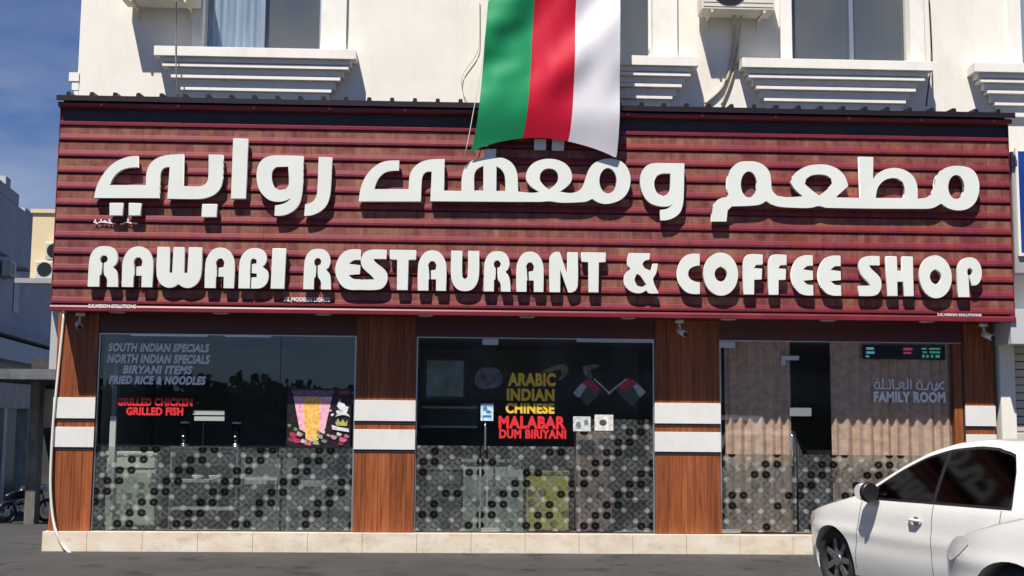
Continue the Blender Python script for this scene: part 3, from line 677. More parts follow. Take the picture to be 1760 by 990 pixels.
def wp(px, py, Y=-.03): a = on(px, py, Y); return (a[0], Y, a[1])
cable('drain_hose', [wp(1262, 24, -.2), wp(1262, 60), wp(1258, 100), wp(1250, 135), wp(1235, 158), wp(1212, 178)], .022, M_hose, 'beige insulated pipe bending down from the right air conditioner', 'pipe')
cable('drain_hose', [wp(1275, 24, -.2), wp(1270, 70), wp(1266, 100), wp(1256, 140), wp(1240, 180)], .016, M_hose, 'thin beige pipe hanging straight beside the bent air conditioner pipe', 'pipe')
cable('wall_cable', [wp(303, 0, -.44), wp(303, 40, -.3), wp(302, 80, -.275), wp(303, 120, -.275), wp(306, 166, -.2)], .009, mat('grey_cable', (.25, .24, .22), .6), 'grey cable running down over the left window sill from the unit')
cable('wall_cable', [wp(1597, 0), wp(1600, 60), wp(1601, 100, -.06), wp(1598, 130, -.28), wp(1592, 182, -.2)], .012, M_black, 'black cable running down past the right end of the wide window sill')
cable('wall_cable', [wp(824, 0), wp(824, 70), wp(818, 95), wp(795, 130), wp(796, 160), wp(805, 178)], .005, mat('beige_cable', (.45, .38, .30), .6), 'thin beige loose wire on the white wall left of the flag')
M_pvc = mat('white_conduit', (.70, .68, .62), .5)
cable('corner_conduit', [wp(110, 540, -.02), wp(104, 600, -.02), wp(98, 660, -.03), wp(92, 720, -.04), wp(88, 790, -.05), wp(87, 840, -.06), wp(91, 890, -.08), wp(98, 918, -.125), wp(108, 938, -.125), wp(122, 952, -.2)], .018, M_pvc, 'white conduit cable hanging down the left corner of the restaurant')

# ------------------------------------------------------------ lettering and stickers on the glass
VY = GY-.006
def lines_on(name, items, m, lab, cat='window lettering'):
    r = root(name, lab, cat, (0, GY, 1.5))
    for it in items:
        body, x0, x1, y0, y1, mm = it[:6]; sh = it[6] if len(it) > 6 else .0
        a = on(x0, (y0+y1)/2, VY); b = on(x1, (y0+y1)/2, VY); zt = on((x0+x1)/2, y0, VY)[1]; zb = on((x0+x1)/2, y1, VY)[1]
        text(body, a[0], b[0], zb, zt, VY, mm or m, 'text_line', r, .002, .05, sh, 1.08)
    return r
M_vg = mat('silver_vinyl', (.80, .80, .78), .5); M_vr = mat('red_vinyl', (.72, .025, .03), .5); M_vy = mat('yellow_vinyl', (.78, .50, .035), .5); M_vm = mat('dark_red_vinyl', (.30, .02, .045), .5)
lines_on('menu_lettering', [('SOUTH INDIAN SPECIALS', 186, 360, 590, 605, None, .2), ('NORTH INDIAN SPECIALS', 184, 361, 609, 625, None, .2), ('BIRYANI ITEMS', 211, 331, 628, 643, None, .2), ('FRIED RICE & NOODLES', 187, 354, 646, 661, None, .2)], M_vg, 'four lines of silver menu lettering on the glass, upper left shop window')
lines_on('grill_lettering', [('GRILLED CHICKEN', 202, 331, 684, 698, None), ('GRILLED FISH', 217, 315, 700, 714, None)], M_vr, 'two lines of bright red grill lettering on the left shop window')
lines_on('cuisine_lettering', [('ARABIC', 873, 955, 641, 664, None), ('INDIAN', 871, 953, 668, 689, None), ('CHINESE', 869, 953, 693, 711, None)], M_vy, 'three stacked yellow cuisine words on the middle glass door')
lines_on('malabar_lettering', [('MALABAR', 857, 972, 715, 737, None), ('DUM BIRIYANI', 858, 973, 738, 754, None)], M_vr, 'large red biriyani lettering under the yellow words on glass door')
fr = lines_on('family_room_lettering', [('FAMILY ROOM', 1502, 1625, 673, 692, None)], M_vg, 'silver family room sign in Arabic and English on the right window')
strokes([[(1465,290),(1430,300),(1390,330),(1375,370),(1400,410),(1470,430)],[(1405,265),(1408,270)],[(1360,320),(1355,400),(1320,440),(1270,460)],[(1320,300),(1300,430),(1240,430),(1180,430),(1150,400),(1160,330),(1195,300),(1230,330),(1235,390),(1200,430),(1080,430),(1040,430),(1040,330),(1000,270),(950,320),(940,400),(1000,430),(1040,425)],[(1190,262),(1200,265)],[(960,240),(975,240)],[(1000,245),(1015,245)],[(830,240),(830,430)],[(770,220),(775,420),(720,420),(690,400),(600,340),(640,300),(700,310),(700,340),(600,415),(560,415),(500,415),(480,230)],[(410,230),(440,300),(440,415),(300,415),(300,220)],[(290,415),(160,415),(145,350),(180,290),(230,310),(240,370),(220,415)],[(170,235),(185,235)],[(210,235),(225,235)]],
        26, VY, M_vg, 'arabic_line', fr, .002, 11, 1490, 630)['kind'] = 'stuff'

def sticker(name, px0, py0, px1, py1, m, lab, cat, Y=None, th=.003, parts=()):
    Y = VY if Y is None else Y
    a = on(px0, py1, Y); b = on(px1, py0, Y)
    r = root(name, lab, cat, ((a[0]+b[0])/2, Y, a[1]))
    bx('sheet', m, a[0], b[0], Y-th, Y, a[1], b[1], r)
    w, h = b[0]-a[0], b[1]-a[1]
    for ip, (nm, pts, mm) in enumerate(parts):
        me = curve_mesh(nm, [smooth_poly([Vector((a[0]+u*w, a[1]+v*h)) for u, v in pts])], Y-th-.0006-.0005*ip, .0005, [mm], False); link(nm, me, r)
    return r
P_ = lambda n, c: mat('print_'+n, c, .5, var=.28, scale=22, detail=3)
sticker('cup_poster', 492, 668, 604, 768, mat('poster_dark', (.016, .010, .014), .4, var=.6, scale=16), 'poster of a pink and orange layered juice cup on the left shop window', 'poster', parts=[
    ('cup_print', [(.09,.86),(.70,.86),(.60,.30),(.50,.24),(.32,.24),(.20,.30)], P_('pink', (.85, .42, .52))),
    ('juice_print', [(.24,.85),(.52,.85),(.50,.12),(.38,.08),(.30,.14)], P_('orange', (.90, .50, .12))),
    ('lid_print', [(.06,.97),(.74,.97),(.70,.87),(.10,.87)], P_('lid', (.17, .12, .16))),
    *[('fruit_print', [(cx+r_*math.cos(t_)*(1+.3*math.sin(3*t_+cx*9)), cy+r_*.8*math.sin(t_)*(1+.3*math.cos(2*t_+cy*7))) for t_ in [i_/9*6.283 for i_ in range(9)]], P_(n_, c_)) for cx, cy, r_, n_, c_ in
      [(.10,.20,.06,'berry',(.40,.03,.08)),(.07,.12,.05,'wine',(.22,.04,.07)),(.16,.11,.06,'berry',(.40,.03,.08)),(.20,.22,.05,'blush',(.50,.30,.30)),(.14,.30,.035,'leaf',(.12,.22,.10)),(.04,.36,.03,'leaf',(.12,.22,.10)),(.27,.10,.05,'cream',(.62,.52,.46)),(.34,.06,.05,'rose',(.55,.12,.20)),(.40,.13,.045,'cream',(.62,.52,.46)),(.47,.07,.05,'kiwi',(.34,.40,.22)),(.53,.18,.05,'kiwi',(.34,.40,.22)),(.57,.26,.04,'cream',(.62,.52,.46)),(.60,.10,.045,'slate',(.18,.22,.22)),(.50,.26,.03,'slate',(.18,.22,.22)),(.66,.20,.03,'blush',(.50,.30,.30)),(.74,.17,.05,'blush',(.50,.30,.30)),(.82,.22,.04,'cream',(.62,.52,.46)),(.88,.13,.06,'rose',(.55,.12,.20)),(.94,.19,.04,'rose',(.55,.12,.20)),(.85,.06,.04,'wine',(.22,.04,.07)),(.68,.62,.02,'white',(.66,.66,.68)),(.71,.55,.025,'white',(.66,.66,.68)),(.80,.60,.035,'white',(.66,.66,.68)),(.92,.62,.03,'white',(.66,.66,.68)),(.86,.72,.04,'white',(.66,.66,.68)),(.95,.55,.02,'white',(.66,.66,.68))]],
    ('splash_print', [(.78,.70),(.82,.83),(.86,.74),(.97,.68),(.93,.60),(.99,.52),(.88,.55),(.76,.52),(.84,.62)], P_('white', (.70, .70, .72))),
    ('splash_print', [(.72,.30),(.98,.26),(.97,.32),(.84,.34),(.70,.38)], P_('white', (.70, .70, .72))),
    ('word_print', [(.76,.42),(.80,.49),(.84,.42),(.88,.48),(.92,.41),(.95,.47),(.95,.36),(.78,.37)], P_('olive', (.42, .42, .12))),
    ('word_print', [(.80,.90),(.80,.97),(.97,.97),(.97,.90)], P_('wine', (.22, .07, .09)))])
sticker('blue_sticker', 826, 694, 848, 723, P_('iceblue', (.55, .70, .78)), 'small pale blue sticker on the glass door left of red lettering', 'sticker', parts=[('mark', ell(.35, .72, .18, .14), P_('blue', (.04, .22, .5))), ('mark', ell(.62, .52, .2, .1), P_('blue', (.04, .22, .5))), ('mark', [(.15,.2),(.85,.2),(.85,.32),(.15,.32)], P_('blue', (.04, .22, .5)))])
sticker('paper_notice', 1022, 713, 1054, 740, P_('paper', (.70, .68, .64)), 'white paper notice with dark ring mark, right side of the middle window', 'notice', parts=[('mark', ell(.45, .5, .2, .2), P_('ink', (.08, .07, .06)))])
sticker('paper_notice', 985, 716, 1015, 741, P_('paper2', (.58, .60, .60)), 'greyish paper notice beside the red lettering, left of the white notice', 'notice', parts=[('mark', ell(.3, .4, .16, .25), P_('slate', (.18, .22, .22))), ('mark', ell(.75, .6, .12, .2), P_('slate', (.18, .22, .22)))])
# crossed flags sticker
CF = root('crossed_flags_sticker', 'crossed red, white and green flags sticker on the middle window glass', 'sticker', (2.0, GY, 2.0))
def cf(pts, m_, nm='flag_print', dy=0):
    link(nm, curve_mesh(nm, [[Vector(on(x, y, VY)) for x, y in pts]], VY-.002-dy, .002, [m_], False), CF)
cr_, cw_, cg_ = P_('flagred', (.34, .03, .045)), P_('flagwhite', (.38, .36, .36)), P_('flaggreen', (.04, .07, .055))
cf([(985,676),(1000,658),(1008,664),(996,684)], cw_); cf([(1000,657),(1015,650),(1032,668),(1022,674),(1008,664)], cr_); cf([(998,684),(1008,665),(1022,674),(1034,670),(1018,690),(1008,698)], cg_)
cf([(1110,674),(1095,658),(1088,664),(1100,684)], cw_); cf([(1095,657),(1080,650),(1060,668),(1072,674),(1088,664)], cr_); cf([(1099,684),(1088,665),(1072,674),(1058,670),(1076,690),(1088,698)], cg_)
cf([(1020,652),(1022,650),(1050,676),(1048,678)], cw_, 'staff_print', .002); cf([(1078,652),(1076,650),(1044,676),(1046,678)], cw_, 'staff_print', .0025)
for (nm_, lab_, pts_, c_) in (('faded_logo_sticker', 'faded grey burger shaped sticker on the glass between picture and yellow words', [(816,648),(822,636),(840,631),(858,636),(864,648),(862,660),(850,667),(826,667),(817,660)], (.10, .10, .11)),
                       ('faded_swirl_sticker', 'faded olive swirl sticker above the end of the word Arabic', [(930,640),(948,630),(970,627),(977,638),(966,652),(958,654),(966,642),(960,636),(944,641)], (.13, .12, .05)),
                       ('faded_steam_sticker', 'faded grey steam shaped sticker above the crossed flags', [(1001,630),(1020,626),(1032,630),(1016,636),(1018,648),(1012,652),(1004,642)], (.12, .11, .12))):
    me = curve_mesh(nm_, [smooth_poly([Vector(on(x, y, VY)) for x, y in pts_], 80)], VY-.002, .0018, [mat('print_'+nm_, c_, .6, var=.5, scale=12)], False); tag(link(nm_, me), lab_, 'sticker')
# led sign in family room window
LS = root('led_sign', 'small dark LED sign with blue, red and green lights above family room lettering', 'sign', (5.9, .1, 2.7))
def pbx(nm, m_, px0, py0, px1, py1, Y, th, par, dy=0):
    a = on(px0, py1, Y); b = on(px1, py0, Y); return bx(nm, m_, a[0], b[0], Y-th-dy, Y-dy, a[1], b[1], par)
pbx('housing', M_black, 1482, 594, 1622, 617, .10, .03, LS)
eb, er, eg = mat('led_blue', (.25, .65, .9), .5, emit=.2), mat('led_red', (.8, .08, .2), .5, emit=.22), mat('led_green', (.12, .55, .38), .5, emit=.2)
for (a, b, c, d, mm) in ((1489,597,1502,601,eb),(1489,604,1503,608,eb),(1488,611,1494,614,eb),(1553,598,1568,602,er),(1553,605,1566,608,er),(1584,598,1592,601,eg),(1597,598,1616,601,eg),(1586,604,1593,607,eg),(1598,604,1616,607,eg),(1585,610,1589,615,eg),(1592,610,1596,615,eg),(1600,610,1604,615,eg),(1608,610,1615,615,eg)):
    pbx('led_segment', mm, a, b, c, d, .0695, .003, LS)

# door closer and lock on the family room door
DC = root('door_closer', 'silver door closer arm near the top of the family room glass door', 'door closer', (4.2, .03, 2.4))
pbx('closer_body', M_alu, 1342, 612, 1372, 619, GY-.005, .04, DC); pbx('closer_arm', M_alu, 1342, 619.5, 1349, 628, GY-.005, .03, DC)
DP = root('push_plate', 'grey rectangular plate on the glass door of the family room', 'plate', (4.35, .03, 1.75))
pbx('plate', M_alu, 1357, 701, 1394, 715, GY-.005, .012, DP)

# ------------------------------------------------------------ things inside
def curtain(name, x0, x1, Y, z0, z1, folds, m, lab, ph=0):
    mb = MB(); n = int(folds*14); nz_ = 6; rows = []
    for j in range(nz_+1):
        z = z0+(z1-z0)*j/nz_; rows.append([(x0+(x1-x0)*i/n+.012*math.sin(i/n*folds*6.283+ph)*(1-j/nz_), Y+(.022+.008*math.sin(i*.23+j*.4))*math.sin(i/n*folds*2*math.pi+ph+1.0*math.sin(i*.071+ph)+.3*math.sin(i*.17)), z) for i in range(n+1)])
    mb.loft(rows, closed=False, caps=False)
    return tag(mb.build(name, m), lab, 'curtain', 'curtains in the family room window')
M_cur = mat('curtain_cloth', (.78, .54, .46), .8, col2=(.58, .36, .25), scale=1, stretch=(9, 1, 11), detail=4)
curtain('curtain', 3.48, 4.37, .125, .27, 2.84, 7, M_cur, 'beige brown pleated curtain on the left behind the family room door')
curtain('curtain', 4.92, 6.56, .125, .27, 2.84, 12, M_cur, 'wide beige brown pleated curtain behind the family room lettering', 1)
# fridge and counters, bay 1
M_cool = mat('cooler_white', (.76, .80, .66), .4, var=.12, scale=6)
FR = root('chest_cooler', 'pale greenish white cooler cabinet in the left of the left shop window', 'cooler', (-4.3, .4, .245))
bx('cabinet', M_cool, -4.68, -4.03, .22, .85, .30, 1.20, FR, .02); bx('lid', M_white, -4.70, -4.01, .20, .87, 1.202, 1.26, FR, .015); bx('base', M_dark, -4.66, -4.05, .24, .83, .246, .299, FR)
bx('light_box', mat('cooler_top', (.82, .84, .72), .4), -4.66, -4.05, .205, .219, 1.05, 1.18, FR)
PO = root('menu_post', 'slim white post standing behind the left window beside the cooler', 'post', (-4.6, .25, .245))
bx('post', M_white, -4.64, -4.56, .16, .20, .246, 1.72, PO, .005); bx('post_top', M_grey, -4.63, -4.57, .165, .195, 1.722, 2.5, PO)
DCn = root('display_counter', 'glass fronted display counter with shelves behind the left shop window', 'counter', (-3.3, .5, .245))
for z_ in (.50, .86, 1.25): bx('shelf', M_white, -3.84, -3.0, .26, .80, z_, z_+.035, DCn)
for x_ in (-3.86, -2.995): bx('side_panel', M_grey, x_, x_+.02, .25, .82, .246, 1.30, DCn)
bx('back_panel', M_room, -3.835, -3.0, .805, .82, .246, 1.25, DCn); bx('counter_top', M_steel, -3.87, -2.97, .23, .84, 1.301, 1.33, DCn)
for x_ in (-3.52, -3.30):
    bw = root('bowl', 'white bowl on the middle shelf of the display counter, %s one' % ('left' if x_ < -3.4 else 'right'), 'bowl', (x_, .36, .8955), 'bowls on the counter shelf', world=False)
    MB().tube([(0, 0, 0), (0, 0, .02), (0, 0, .05), (0, 0, .055)], [.03, .06, .075, .07], 16).build('rim', M_white, bw)
for i in range(3):
    SC = root('display_counter', ['steel counter with white shelf right of the shelved display', 'dark cabinet with a white notice, right end of left window', 'low glass counter section beside the second wood pillar'][i], 'counter', (-2.7+i*.55, .5, .245))
    xa = (-2.93, -2.38, -1.75)[i]; xb_ = (-2.42, -1.78, -1.46)[i]
    bx('cabinet', mat('counter_dark', (.20, .22, .22), .3, var=.3, scale=4), xa, xb_, .28, .80, .246, 1.22, SC, .01); bx('counter_top', M_steel, xa-.005, xb_+.005, .26, .82, 1.222, 1.26, SC)
    bx('trim', M_alu, xa, xa+.02, .262, .279, .246, 1.22, SC)
    if i == 0: bx('ticket_rail', M_white, xa+.05, xb_-.04, .262, .279, .84, .93, SC)
    if i == 1: bx('notice', M_white, xa+.24, xb_-.06, .262, .2795, .82, 1.10, SC)
def dispenser(x, lab):
    r = root('juice_dispenser', lab, 'dispenser', (x, .32, 1.331), 'small dispensers on the counter', world=False)
    MB().tube([(0, 0, 0), (0, 0, .04)], .06, 14).build('base', M_steel, r); MB().tube([(0, 0, .04), (0, 0, .16), (0, 0, .30)], [.045, .055, .05], 14).build('tank', M_black, r); MB().tube([(0, 0, .301), (0, 0, .325)], .06, 14).build('lid', M_white, r); MB().tube([(0, -.06, .12), (0, -.06, .14)], .03, 10).build('tap', M_steel, r)
dispenser(-3.70, 'black drinks dispenser with white lid on the counter, left one'); dispenser(-3.02, 'black drinks dispenser with white lid on the counter, right one')
tg = root('price_board', 'white two row price board above the display counter', 'sign', (-3.35, .5, 1.62))
pbx('row_panel', M_white, 332, 706, 386, 713, .10, .01, tg); pbx('row_panel', M_white, 334, 716, 386, 723, .10, .01, tg)
bx('board_stand', M_black, -3.42, -3.40, .101, .12, 1.332, 1.72, tg)
# bay 2 interior
YB = root('yellow_cabinet', 'yellow drinks cabinet standing behind the patterned film of the glass door', 'cabinet', (1.0, .35, .245))
bx('body', mat('yellow_paint', (.78, .66, .12), .5, var=.15, scale=6), .84, 1.40, .18, .6, .27, 1.0, YB, .02); bx('top', mat('yellow_top', (.70, .62, .28), .5), .83, 1.41, .17, .61, 1.002, 1.04, YB)
RB = root('pink_cabinet', 'tall dusky pink cabinet behind film at the right of the middle window', 'cabinet', (1.8, .35, .245))
bx('body', mat('dusky_pink', (.40, .24, .22), .6, var=.2, scale=7), 1.50, 1.98, .20, .6, .27, 1.62, RB, .02); bx('top', M_white, 1.49, 1.99, .19, .61, 1.622, 1.64, RB)
GT = root('grey_counter', 'grey counter with pale patterned front behind the middle glass door', 'counter', (.5, .6, .245))
bx('body', mat('counter_grey', (.42, .46, .44), .6, var=.3, scale=8), .0, .80, .25, .8, .246, 1.15, GT, .01); bx('counter_top', M_grey, -.03, .83, .22, .83, 1.152, 1.19, GT)
LC = root('low_counter', 'dark low counter behind film left of the middle door', 'counter', (-.3, .6, .245))
bx('body', mat('counter_slate', (.09, .10, .105), .5), -.6, -.03, .3, .9, .246, 1.05, LC, .01); bx('counter_top', M_alu, -.60, -.035, .28, .92, 1.052, 1.075, LC)
PF = sticker('framed_picture', 733, 620, 797, 681, mat('canvas_print', (.30, .33, .34), .6, col2=(.14, .18, .08), scale=6), 'framed landscape picture seen through the left of the middle window', 'picture', Y=.12, th=.006)
a = on(728, 686, .126); b = on(802, 615, .126); bx('frame', mat('dark_wood', (.03, .02, .015), .4), a[0], b[0], .122, .14, a[1], b[1], PF)
a = on(730, 640, .3)
SHF = root('wall_shelf', 'grey metal shelf with two boards behind the left of the middle window', 'shelf', (-.2, .4, 1.7))
for z_ in (1.60, 1.86): bx('board', M_grey, -.58, .18, .35, .7, z_, z_+.03, SHF)
bx('back_board', mat('teal_grey', (.10, .14, .15), .5), -.58, .18, .70, .72, 1.60, 1.95, SHF)
bx('wall_bracket', M_black, -.2, -.17, .721, 4.19, 1.62, 1.66, SHF)

# ------------------------------------------------------------ left side street
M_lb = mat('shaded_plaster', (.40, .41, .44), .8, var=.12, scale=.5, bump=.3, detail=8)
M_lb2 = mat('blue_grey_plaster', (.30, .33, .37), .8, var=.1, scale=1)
M_cream = mat('cream_plaster', (.64, .52, .34), .8, var=.06, scale=1)
TH = math.radians(7.7)
LB = root('side_street_building', 'grey blue three storey building in shade along the left side street', 'building', (-16.2, 19, -1.2), world=False); LB.rotation_euler.z = TH
# local: +y runs along the street away from the viewer, +x faces the street
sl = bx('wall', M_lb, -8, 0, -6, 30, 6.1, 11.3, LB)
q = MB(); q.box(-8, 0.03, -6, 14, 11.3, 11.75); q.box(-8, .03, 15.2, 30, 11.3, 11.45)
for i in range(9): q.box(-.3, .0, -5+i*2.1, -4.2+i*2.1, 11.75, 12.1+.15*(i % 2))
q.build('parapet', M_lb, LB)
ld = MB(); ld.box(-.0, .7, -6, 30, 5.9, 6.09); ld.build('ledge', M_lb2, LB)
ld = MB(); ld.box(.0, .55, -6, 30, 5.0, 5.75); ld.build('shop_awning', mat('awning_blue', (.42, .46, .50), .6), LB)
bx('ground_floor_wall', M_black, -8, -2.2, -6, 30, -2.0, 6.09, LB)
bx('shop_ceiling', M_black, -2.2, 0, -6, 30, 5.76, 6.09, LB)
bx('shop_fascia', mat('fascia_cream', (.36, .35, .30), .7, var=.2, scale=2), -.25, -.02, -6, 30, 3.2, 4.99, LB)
for yy in (0.8, 4.6, 9.0, 13.6, 18.0): bx('pillar', mat('grimy_cream', (.50, .49, .41), .8, var=.3, scale=3, stretch=(1, 1, .3)), -.5, 0, yy, yy+.55, -2.0, 3.19, LB)
for yy, zz in ((-.4, 7.0), (3.2, 7.2), (6.6, 6.9), (10, 7.1), (14, 7.0)):
    w = bx('window', mat('window_void', (.02, .022, .03), .3), .0, .03, yy, yy+.9, zz, zz+1.7, LB); bx('hood', M_lb, .0, .5, yy-.1, yy+1.0, zz+1.75, zz+1.83, w)
for yy, zz in ((.6, 8.9), (5.0, 9.8), (8.2, 8.6), (12, 9.4)):
    a_ = ac('air_conditioner', (0, 0, 0), .85, .6, .4, 'grey air conditioner on the shaded side street wall, %s' % {.6: 'nearest the picture edge', 5.0: 'high under the parapet', 8.2: 'lower middle one', 12: 'far high one'}[yy], 'outdoor units along the side street wall', dirty=False)
    a_.location = LB.matrix_world @ Vector((0, 0, 0)) if False else Vector((-16.2, 19, -1.2))+Matrix.Rotation(TH, 3, 'Z') @ Vector((0.02, yy, zz-1.2)); a_.rotation_euler.z = TH+math.pi/2
bx('bay', M_cream, -.5, 1.0, 20, 26, 6.0, 9.0, LB) if False else None
# cream house closing the view, its front in the sun
CB = root('cream_house', 'sunlit cream house with air conditioner clutter, beyond the shaded street', 'building', (-11.4, 15, 0))
a0 = on(57, 366, 15); a1 = on(60, 482, 15)
bx('wall', M_cream, a0[0], a0[0]+3.2, 15, 18, a1[1], a0[1], CB); bx('lower_wall', M_lb, a0[0]+.15, a0[0]+3.2, 16.3, 18, 2.6, a1[1]-.001, CB); bx('soffit', M_lb2, a0[0], a0[0]+3.2, 15, 16.299, a1[1]-.1, a1[1]-.001, CB) if False else None; bx('back_wall', mat('arcade_back', (.05, .05, .055), .9, var=.4, scale=1.5), a0[0]-1.6, a0[0]+3.2, 20, 20.2, -2, 3.4, CB); bx('pillar', mat('arcade_pillar', (.14, .135, .12), .8, var=.4, scale=3, stretch=(1, 1, .4)), a0[0]-.05, a0[0]+.2, 15.6, 16.0, -2, 2.599, CB); bx('awning', mat('awning_dull', (.10, .11, .12), .8, var=.3, scale=3), a0[0]-1.5, a0[0]+3.2, 14.2, 20, 2.60, 2.85, CB)  # low slab over the arcade is added to keep sun off the back wall
bx('shop_sign_panel', MATS['fascia_cream'], a0[0]+.2, a0[0]+1.2, 15.9, 16.0, 1.4, 2.4, CB)
bx('parapet_cap', M_cream, a0[0]-.05, a0[0]+3.25, 14.95, 18.05, a0[1]+.001, a0[1]+.1, CB)
bx('ledge', M_grey, a0[0]-.12, a0[0]+3.2, 14.3, 14.99, a1[1]-.14, a1[1]-.02, CB)
bx('window', mat('window_void', (.02, .022, .03), .3), a0[0]+.62, a0[0]+.75, 16.27, 16.299, a1[1]-1.3, a1[1]-.3, CB)
bx('conduit', M_grey, a0[0]+.72, a0[0]+1.3, 14.96, 14.99, a0[1]-.5, a0[1]-.46, CB)
for k, (dx, dz) in enumerate(((.30, .02), (.52, .5))):
    ac('air_conditioner', (a0[0]+dx+.25, 15, a1[1]+dz), .62, .45, .35, ['small outdoor unit on the ledge of the cream house', 'small outdoor unit above the ledge unit on the cream house'][k], 'outdoor units on the cream house', dirty=False)
def motorbike(loc, rz, lab):
    r = root('motorbike', lab, 'motorbike', loc, 'motorbikes parked in the side street', world=False); r.rotation_euler.z = rz
    for x_ in (-.62, .62):
        t = MB(); rings = []
        for i in range(21):
            an = i/20*2*math.pi; rings.append([(x_+(.27+.045*math.cos(b_))*math.cos(an), .045*math.sin(b_), .30+(.27+.045*math.cos(b_))*math.sin(an)) for b_ in [j/8*2*math.pi for j in range(8)]])
        t.loft(rings, caps=False); w_ = t.build('wheel', M_black, r); MB().tube([(x_, -.03, .3), (x_, .03, .3)], .10, 12).build('hub', M_steel, w_)
    MB().tube([(-.62, 0, .3), (-.30, 0, .62), (.2, 0, .66), (.45, 0, .88), (.62, 0, .3)], .03, 8).build('frame', M_steel, r)
    MB().tube([(-.55, 0, .72), (-.2, 0, .76), (.1, 0, .74)], [.05, .10, .06], 10).build('seat', M_black, r)
    MB().tube([(.05, 0, .76), (.22, 0, .86), (.42, 0, .80)], [.07, .13, .07], 12).build('tank', mat('bike_dark', (.03, .03, .04), .3), r)
    MB().tube([(-.1, 0, .38), (.15, 0, .42), (.25, 0, .55)], [.10, .14, .08], 10).build('engine', M_steel, r)
    MB().tube([(.42, -.32, .98), (.46, 0, 1.0), (.42, .32, .98)], .015, 6).build('handlebar', M_steel, r)
    MB().tube([(.50, 0, .88), (.58, 0, .87)], [.09, .08], 12).build('headlight', M_white, r)
for k, (x_, y_) in enumerate(((-11.55, 17.0), (-12.3, 18.4), (-16.3, 31.5))):
    motorbike((x_, y_, -2.0*min(1, (y_-.5)/29.5)), 1.0+k*.3, ['motorbike parked under the blue awning beside the left wood pillar', 'second motorbike under the blue awning, nearer the back wall', 'motorbike parked far down the side street by the grimy pillars'][k])
bx_k = bx('side_pavement', M_pave, -40, -17.0, 26.0, 60, -2.1, -1.88); tag(bx_k, kind='structure')

# ------------------------------------------------------------ for the glass to reflect: trees across the road and an added block
tl = MB(); rg = random.Random(5)
for c in range(40):
    cx = -44+c*1.3+rg.uniform(-1, 1); hh = rg.uniform(2.8, 4.6)
    if not -30 < cx < -5: continue
    for k in range(330):
        an, ph = rg.uniform(0, 6.28), rg.uniform(-1, 1); rr = rg.uniform(.1, 1)**.5*2.3
        p = Vector((cx+rr*math.cos(an)*math.sqrt(1-ph*ph), -62+rr*math.sin(an), hh*.55+ph*rr*hh/5.0))
        s_ = rg.uniform(.18, .36); d1 = Vector((rg.uniform(-1, 1), rg.uniform(-1, 1), rg.uniform(-1, 1))).normalized()*s_; d2 = d1.orthogonal().normalized()*s_
        tl.quad([p-d1, p-d2, p+d1, p+d2])
tag(tl.build('far_trees', mat('foliage', (.022, .032, .016), .9, spec=.1, var=.35, scale=1)), 'low dark line of trees across the road', 'trees', kind='stuff')
OB = root('opposite_building', 'plain grey office block across the road from the restaurant', 'building', (30, -70, 0))  # unseen block added so the shop glass reflects a smooth dark tone
bx('wall', mat('office_grey', (.34, .34, .36), .8, var=.15, scale=.3), -7, 90, -74, -66, 0, 15, OB)
for k in range(16):
    for z_ in (1.0, 5.0, 9.0): bx('window', mat('office_window', (.05, .06, .07), .3), -3+k*5, .0+k*5, -65.999, -65.95, z_, z_+2.0, OB)
hd = tag(bx('far_hedge', MATS['foliage'], -90, 90, -64, -63, 0, 2.2), 'clipped hedge below the trees across the road', 'hedge', kind='stuff')

# ------------------------------------------------------------ cars
M_paint = mat('car_white', (.70, .70, .67), .22, spec=.5, coat=.6, var=.025, scale=3)
streaks(M_paint, .10, (.42, .38, .30), (2, 2, 6), .52, .8)
M_tyre = mat('tyre', (.018, .018, .018), .85); M_gap = mat('panel_gap', (.06, .06, .06), .7); M_dim = mat('rim_alloy', (.16, .16, .165), .4, .6)
CL = 4.40
TOP = [(0, .50), (.03, .62), (.12, .70), (.35, .785), (.70, .875), (1.05, .96), (1.22, 1.0), (1.45, 1.135), (1.75, 1.30), (2.05, 1.43), (2.35, 1.505), (2.70, 1.54), (3.05, 1.525), (3.35, 1.46), (3.62, 1.34), (3.88, 1.20), (4.05, 1.125), (4.22, 1.10), (4.34, 1.02), (4.40, .85)]
def interp(T, s):
    if s <= T[0][0]: return T[0][1]
    for (a, b), (c, d) in zip(T, T[1:]):
        if s <= c:
            t = (s-a)/(c-a); return b+(d-b)*t
    return T[-1][1]
def topz(s):
    return sum(interp(TOP, s+k*.05) for k in (-1, 0, 1))/3 if .1 < s < 4.3 else interp(TOP, s)
def belt(s): return .93+.035*(s-1.2)/2.2 if s > 1.2 else .93-.12*((1.2-s)/1.2)**1.5
def halfw(s):
    w = .86
    if s < .75: w -= .34*((.75-s)/.75)**2.3
    if s > 3.75: w -= .22*((s-3.75)/.65)**2.2
    return w
def side(s, z):
    w = halfw(s); b = min(belt(s), .97)
    if z > b:
        w -= .035+.40*(z-b)+.10*(z-b)**2
    else:
        t = (b-z); w -= .035*math.exp(-((t)/.10)) - .0
        if z < .45: w -= .05*((.45-z)/.27)**1.5
    w += .012*math.exp(-((z-.62)/.06)**2)
    return w
